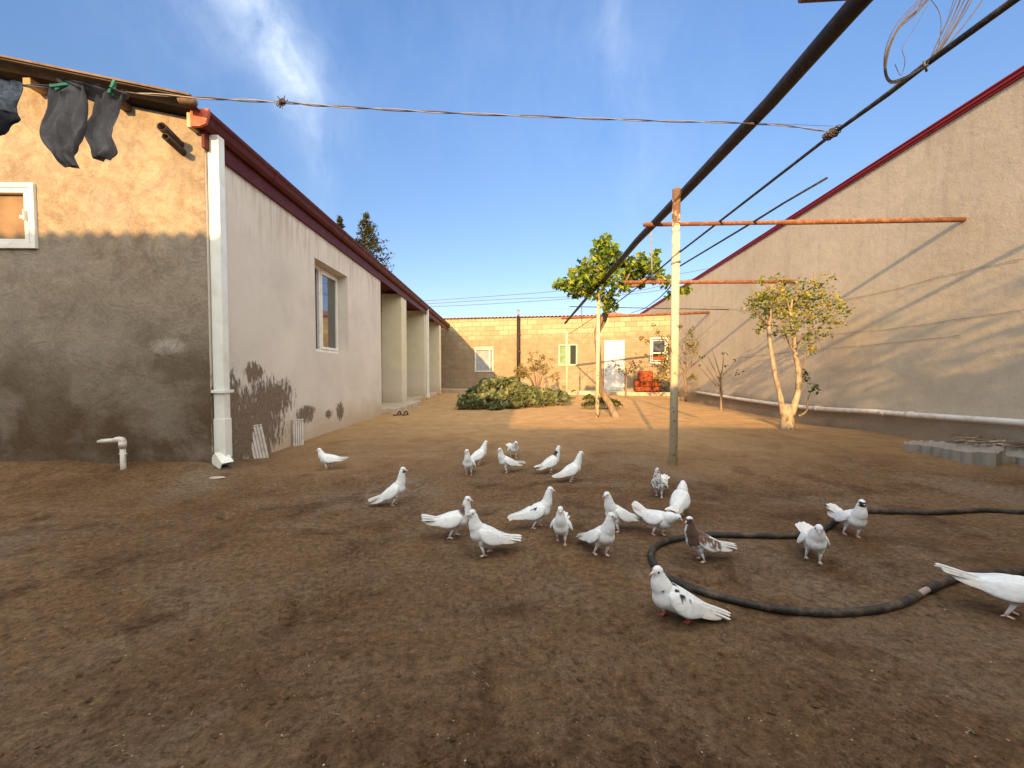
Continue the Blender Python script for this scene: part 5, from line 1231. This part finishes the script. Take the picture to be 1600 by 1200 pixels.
    ring_loft(mb, [bp_(-.05, .002), tb+ax*.02, tb+ax*.06], [.034, .020, .010], [.026, .011, .003], [WHT, WHT, (.72, .72, .72)], 12)
    mb.build('tail', M_FEATH, root, smooth=True, local=True)
    # --- beak, eyes, legs
    bk = hc+hd*.022-upv*.0045; mb = MB(); bc = (.62, .42, .36) if kind != 'face' else (.05, .04, .04)
    ring_loft(mb, [bk, bk+hd*.006-upv*.0005, bk+hd*.013-upv*.003, bk+hd*.0175-upv*.0065], [.0046, .0036, .0024, .0006], [.0052, .0042, .0028, .0006], [bc, bc, tuple(v*.8 for v in bc), (.35, .25, .2)], 10, side)
    mb.col = (.74, .68, .64); mb.ell(bk+hd*.0035+upv*.0036, .0042, .0038, .0024, 8, 6, Mh); mb.build('beak', M_SKIN, root, smooth=True, local=True)
    for s_ in (-1, 1):
        mb = MB(); e_ = hc+hd*.0070+side*s_*.0163+upv*.0025; mb.ell(e_, .0040, .0022, .0040, 12, 8, Mh); mb.build('eye', M_EYE, root, smooth=True, local=True)
    for (kn, ft) in feet:
        mb = MB(); an_ = ft+Vector((-.004, 0, .010)); lc = leg; mb.tube([kn+Vector((0, 0, .004)), kn.lerp(an_, .5), kn.lerp(an_, .8), an_], [.0085, .0066, .0052, .0042], 8, cols=[WHT, lerp3(WHT, lc, .12), lerp3(WHT, lc, .5), lc])
        for a_, L in ((-26, .024), (0, .029), (26, .024), (180, .014)):
            d_ = Vector((math.cos(R(a_)), math.sin(R(a_)), 0)); b0_ = Vector((ft.x-.004, ft.y, .009))
            mb.tube([b0_, b0_+d_*L*.35+Vector((0, 0, -.003)), b0_+d_*L*.75+Vector((0, 0, -.0055)), b0_+d_*L+Vector((0, 0, -.008))], [.0033, .0029, .0024, .0010], 6, cols=[lc, lc, tuple(v*.8 for v in lc), (.12, .08, .06)])
        mb.build('leg', M_SKIN, root, smooth=True, local=True)
    return root
PK = (.70, .42, .36); RED = (.50, .11, .07)
pigeon((515, 733), 178, 'white pigeon walking alone farthest left, nearest the house wall', pitch=3, neck=72, nl=.042, tail=2, spread=10, hyaw=10, seed=1, leg=PK)
pigeon((615, 789), 12, 'tall white pigeon with dark chin standing stretched up, right of the lone leftmost bird', pitch=30, neck=84, nl=.078, tail=-14, spread=7, kind='bib', hyaw=-12, seed=2, leg=PK, step=.008)
pigeon((733, 742), 262, 'small white pigeon facing the camera, in front of a bird with a dark tail', pitch=22, neck=86, nl=.062, hyaw=-35, seed=3, step=.006, leg=PK)
pigeon((748, 726), 32, 'white pigeon with dark tail tip half hidden behind the front-facing bird, heading away', pitch=26, neck=72, nl=.05, tail=-12, kind='darktail', seed=4, hyaw=-10, leg=PK)
pigeon((793, 738), 205, 'white pigeon seen side-on at the back, just below the farthest preening bird', pitch=18, neck=82, nl=.055, tail=-12, spread=13, seed=5, hyaw=20, leg=PK)
pigeon((802, 715), 285, 'smallest-looking pigeon farthest back, hunched with its head turned down', pitch=14, neck=50, nl=.035, hpitch=-50, hyaw=40, tail=16, spread=14, seed=6, leg=PK)
pigeon((861, 738), 22, 'white pigeon with black nape spot and black tail edge, left of a close companion', pitch=24, neck=76, nl=.060, tail=-14, kind='nape', seed=8, hyaw=-8, leg=PK)
pigeon((893, 752), 14, 'white pigeon with faint grey neck stripe and long wing tips, right of the black-naped bird', pitch=26, neck=74, nl=.068, tail=-10, wing=.016, spread=9, seed=7, hyaw=-10, leg=PK)
pigeon((708, 839), 8, 'white pigeon with brown nape and raised fanned tail, head touching its neighbour', pitch=6, neck=86, nl=.062, tail=14, spread=17, kind='nape', seed=9, hyaw=-14, wing=.016, leg=(.72, .6, .5), scale=1.02)
pigeon((761, 866), 190, 'plain white pigeon facing left with head against the raised-tail bird', pitch=20, neck=84, nl=.052, tail=-14, spread=11, wing=.020, seed=10, hyaw=28, leg=(.72, .55, .48), scale=1.02, crop=1.05)
pigeon((838, 824), 6, 'white pigeon with small black mark on its back, striding right', pitch=16, neck=80, nl=.072, tail=-2, spread=10, kind='mark', seed=11, hyaw=-16, step=.026, leg=(.72, .5, .42), scale=.98, wing=.012)
pigeon((877, 848), 258, 'white pigeon walking straight at the camera, black bar on one wing', pitch=16, neck=84, nl=.05, kind='saddle', hyaw=4, tail=10, spread=14, seed=12, step=.026, leg=PK, scale=.98)
pigeon((966, 829), 202, 'white pigeon facing left with spread white tail, behind a rounder bird', pitch=20, neck=78, nl=.060, tail=-4, spread=19, seed=13, hyaw=6, step=.018, leg=PK)
pigeon((938, 867), 298, 'round white pigeon with pink beak facing right, in front of a spread-tailed bird', pitch=24, neck=80, nl=.055, tail=-2, spread=9, seed=14, hyaw=38, crop=1.05, leg=(.78, .62, .56))
pigeon((1030, 776), 236, 'grey-speckled white pigeon with cocked wing tips, farthest right of the back birds', pitch=12, neck=84, nl=.06, kind='speck', tail=16, spread=13, wing=.035, seed=15, hyaw=10, leg=(.75, .68, .64))
pigeon((1062, 803), 48, 'plump white pigeon turned away so that only the back of its head shows', pitch=30, neck=70, nl=.018, tail=-26, spread=12, seed=16, hyaw=55, hpitch=-30, crop=1.08, leg=PK)
pigeon((1028, 836), 306, 'white pigeon bending forward with head low, beside the hose bend', pitch=0, neck=24, nl=.030, tail=22, spread=9, wing=.015, seed=17, hpitch=-28, hyaw=38, leg=PK, scale=.98)
pigeon((1097, 876), 187, 'brown-headed pigeon with marbled brown and white wings inside the hose loop', pitch=18, neck=86, nl=.050, tail=-8, spread=9, kind='brown', seed=18, step=.004, hyaw=18, leg=(.66, .52, .44), scale=.98, crop=1.05)
pigeon((1057, 968), 181, 'largest pigeon in front, white with black saddle marks and red feet', pitch=22, neck=86, nl=.034, tail=-3, spread=5, kind='saddle', seed=19, hyaw=14, step=-.036, leg=RED, crop=1.04, scale=1.07, tlen=1.12, crouch=.030)
pigeon((1270, 876), 246, 'compact white pigeon facing the camera with tail cocked, by the far hose line', pitch=20, neck=66, nl=.028, tail=20, spread=11, seed=20, hyaw=-8, hpitch=-32, leg=(.74, .62, .55), crop=1.05, scale=1.04)
pigeon((1329, 837), 262, 'white pigeon with black face patch standing before the hose end on the right', pitch=14, neck=84, nl=.050, kind='face', tail=12, spread=13, seed=21, hyaw=-12, leg=PK, crop=1.05, scale=1.04)
pigeon((1577, 962), 330, 'white pigeon cut off by the right edge, long wing tips crossing the hose', pitch=2, neck=40, nl=.05, tail=14, spread=10, wing=.022, seed=22, step=.016, leg=(.76, .58, .52), tlen=1.12, scale=1.08)

for o in bpy.data.objects:
    if '_o' in o: del o['_o']
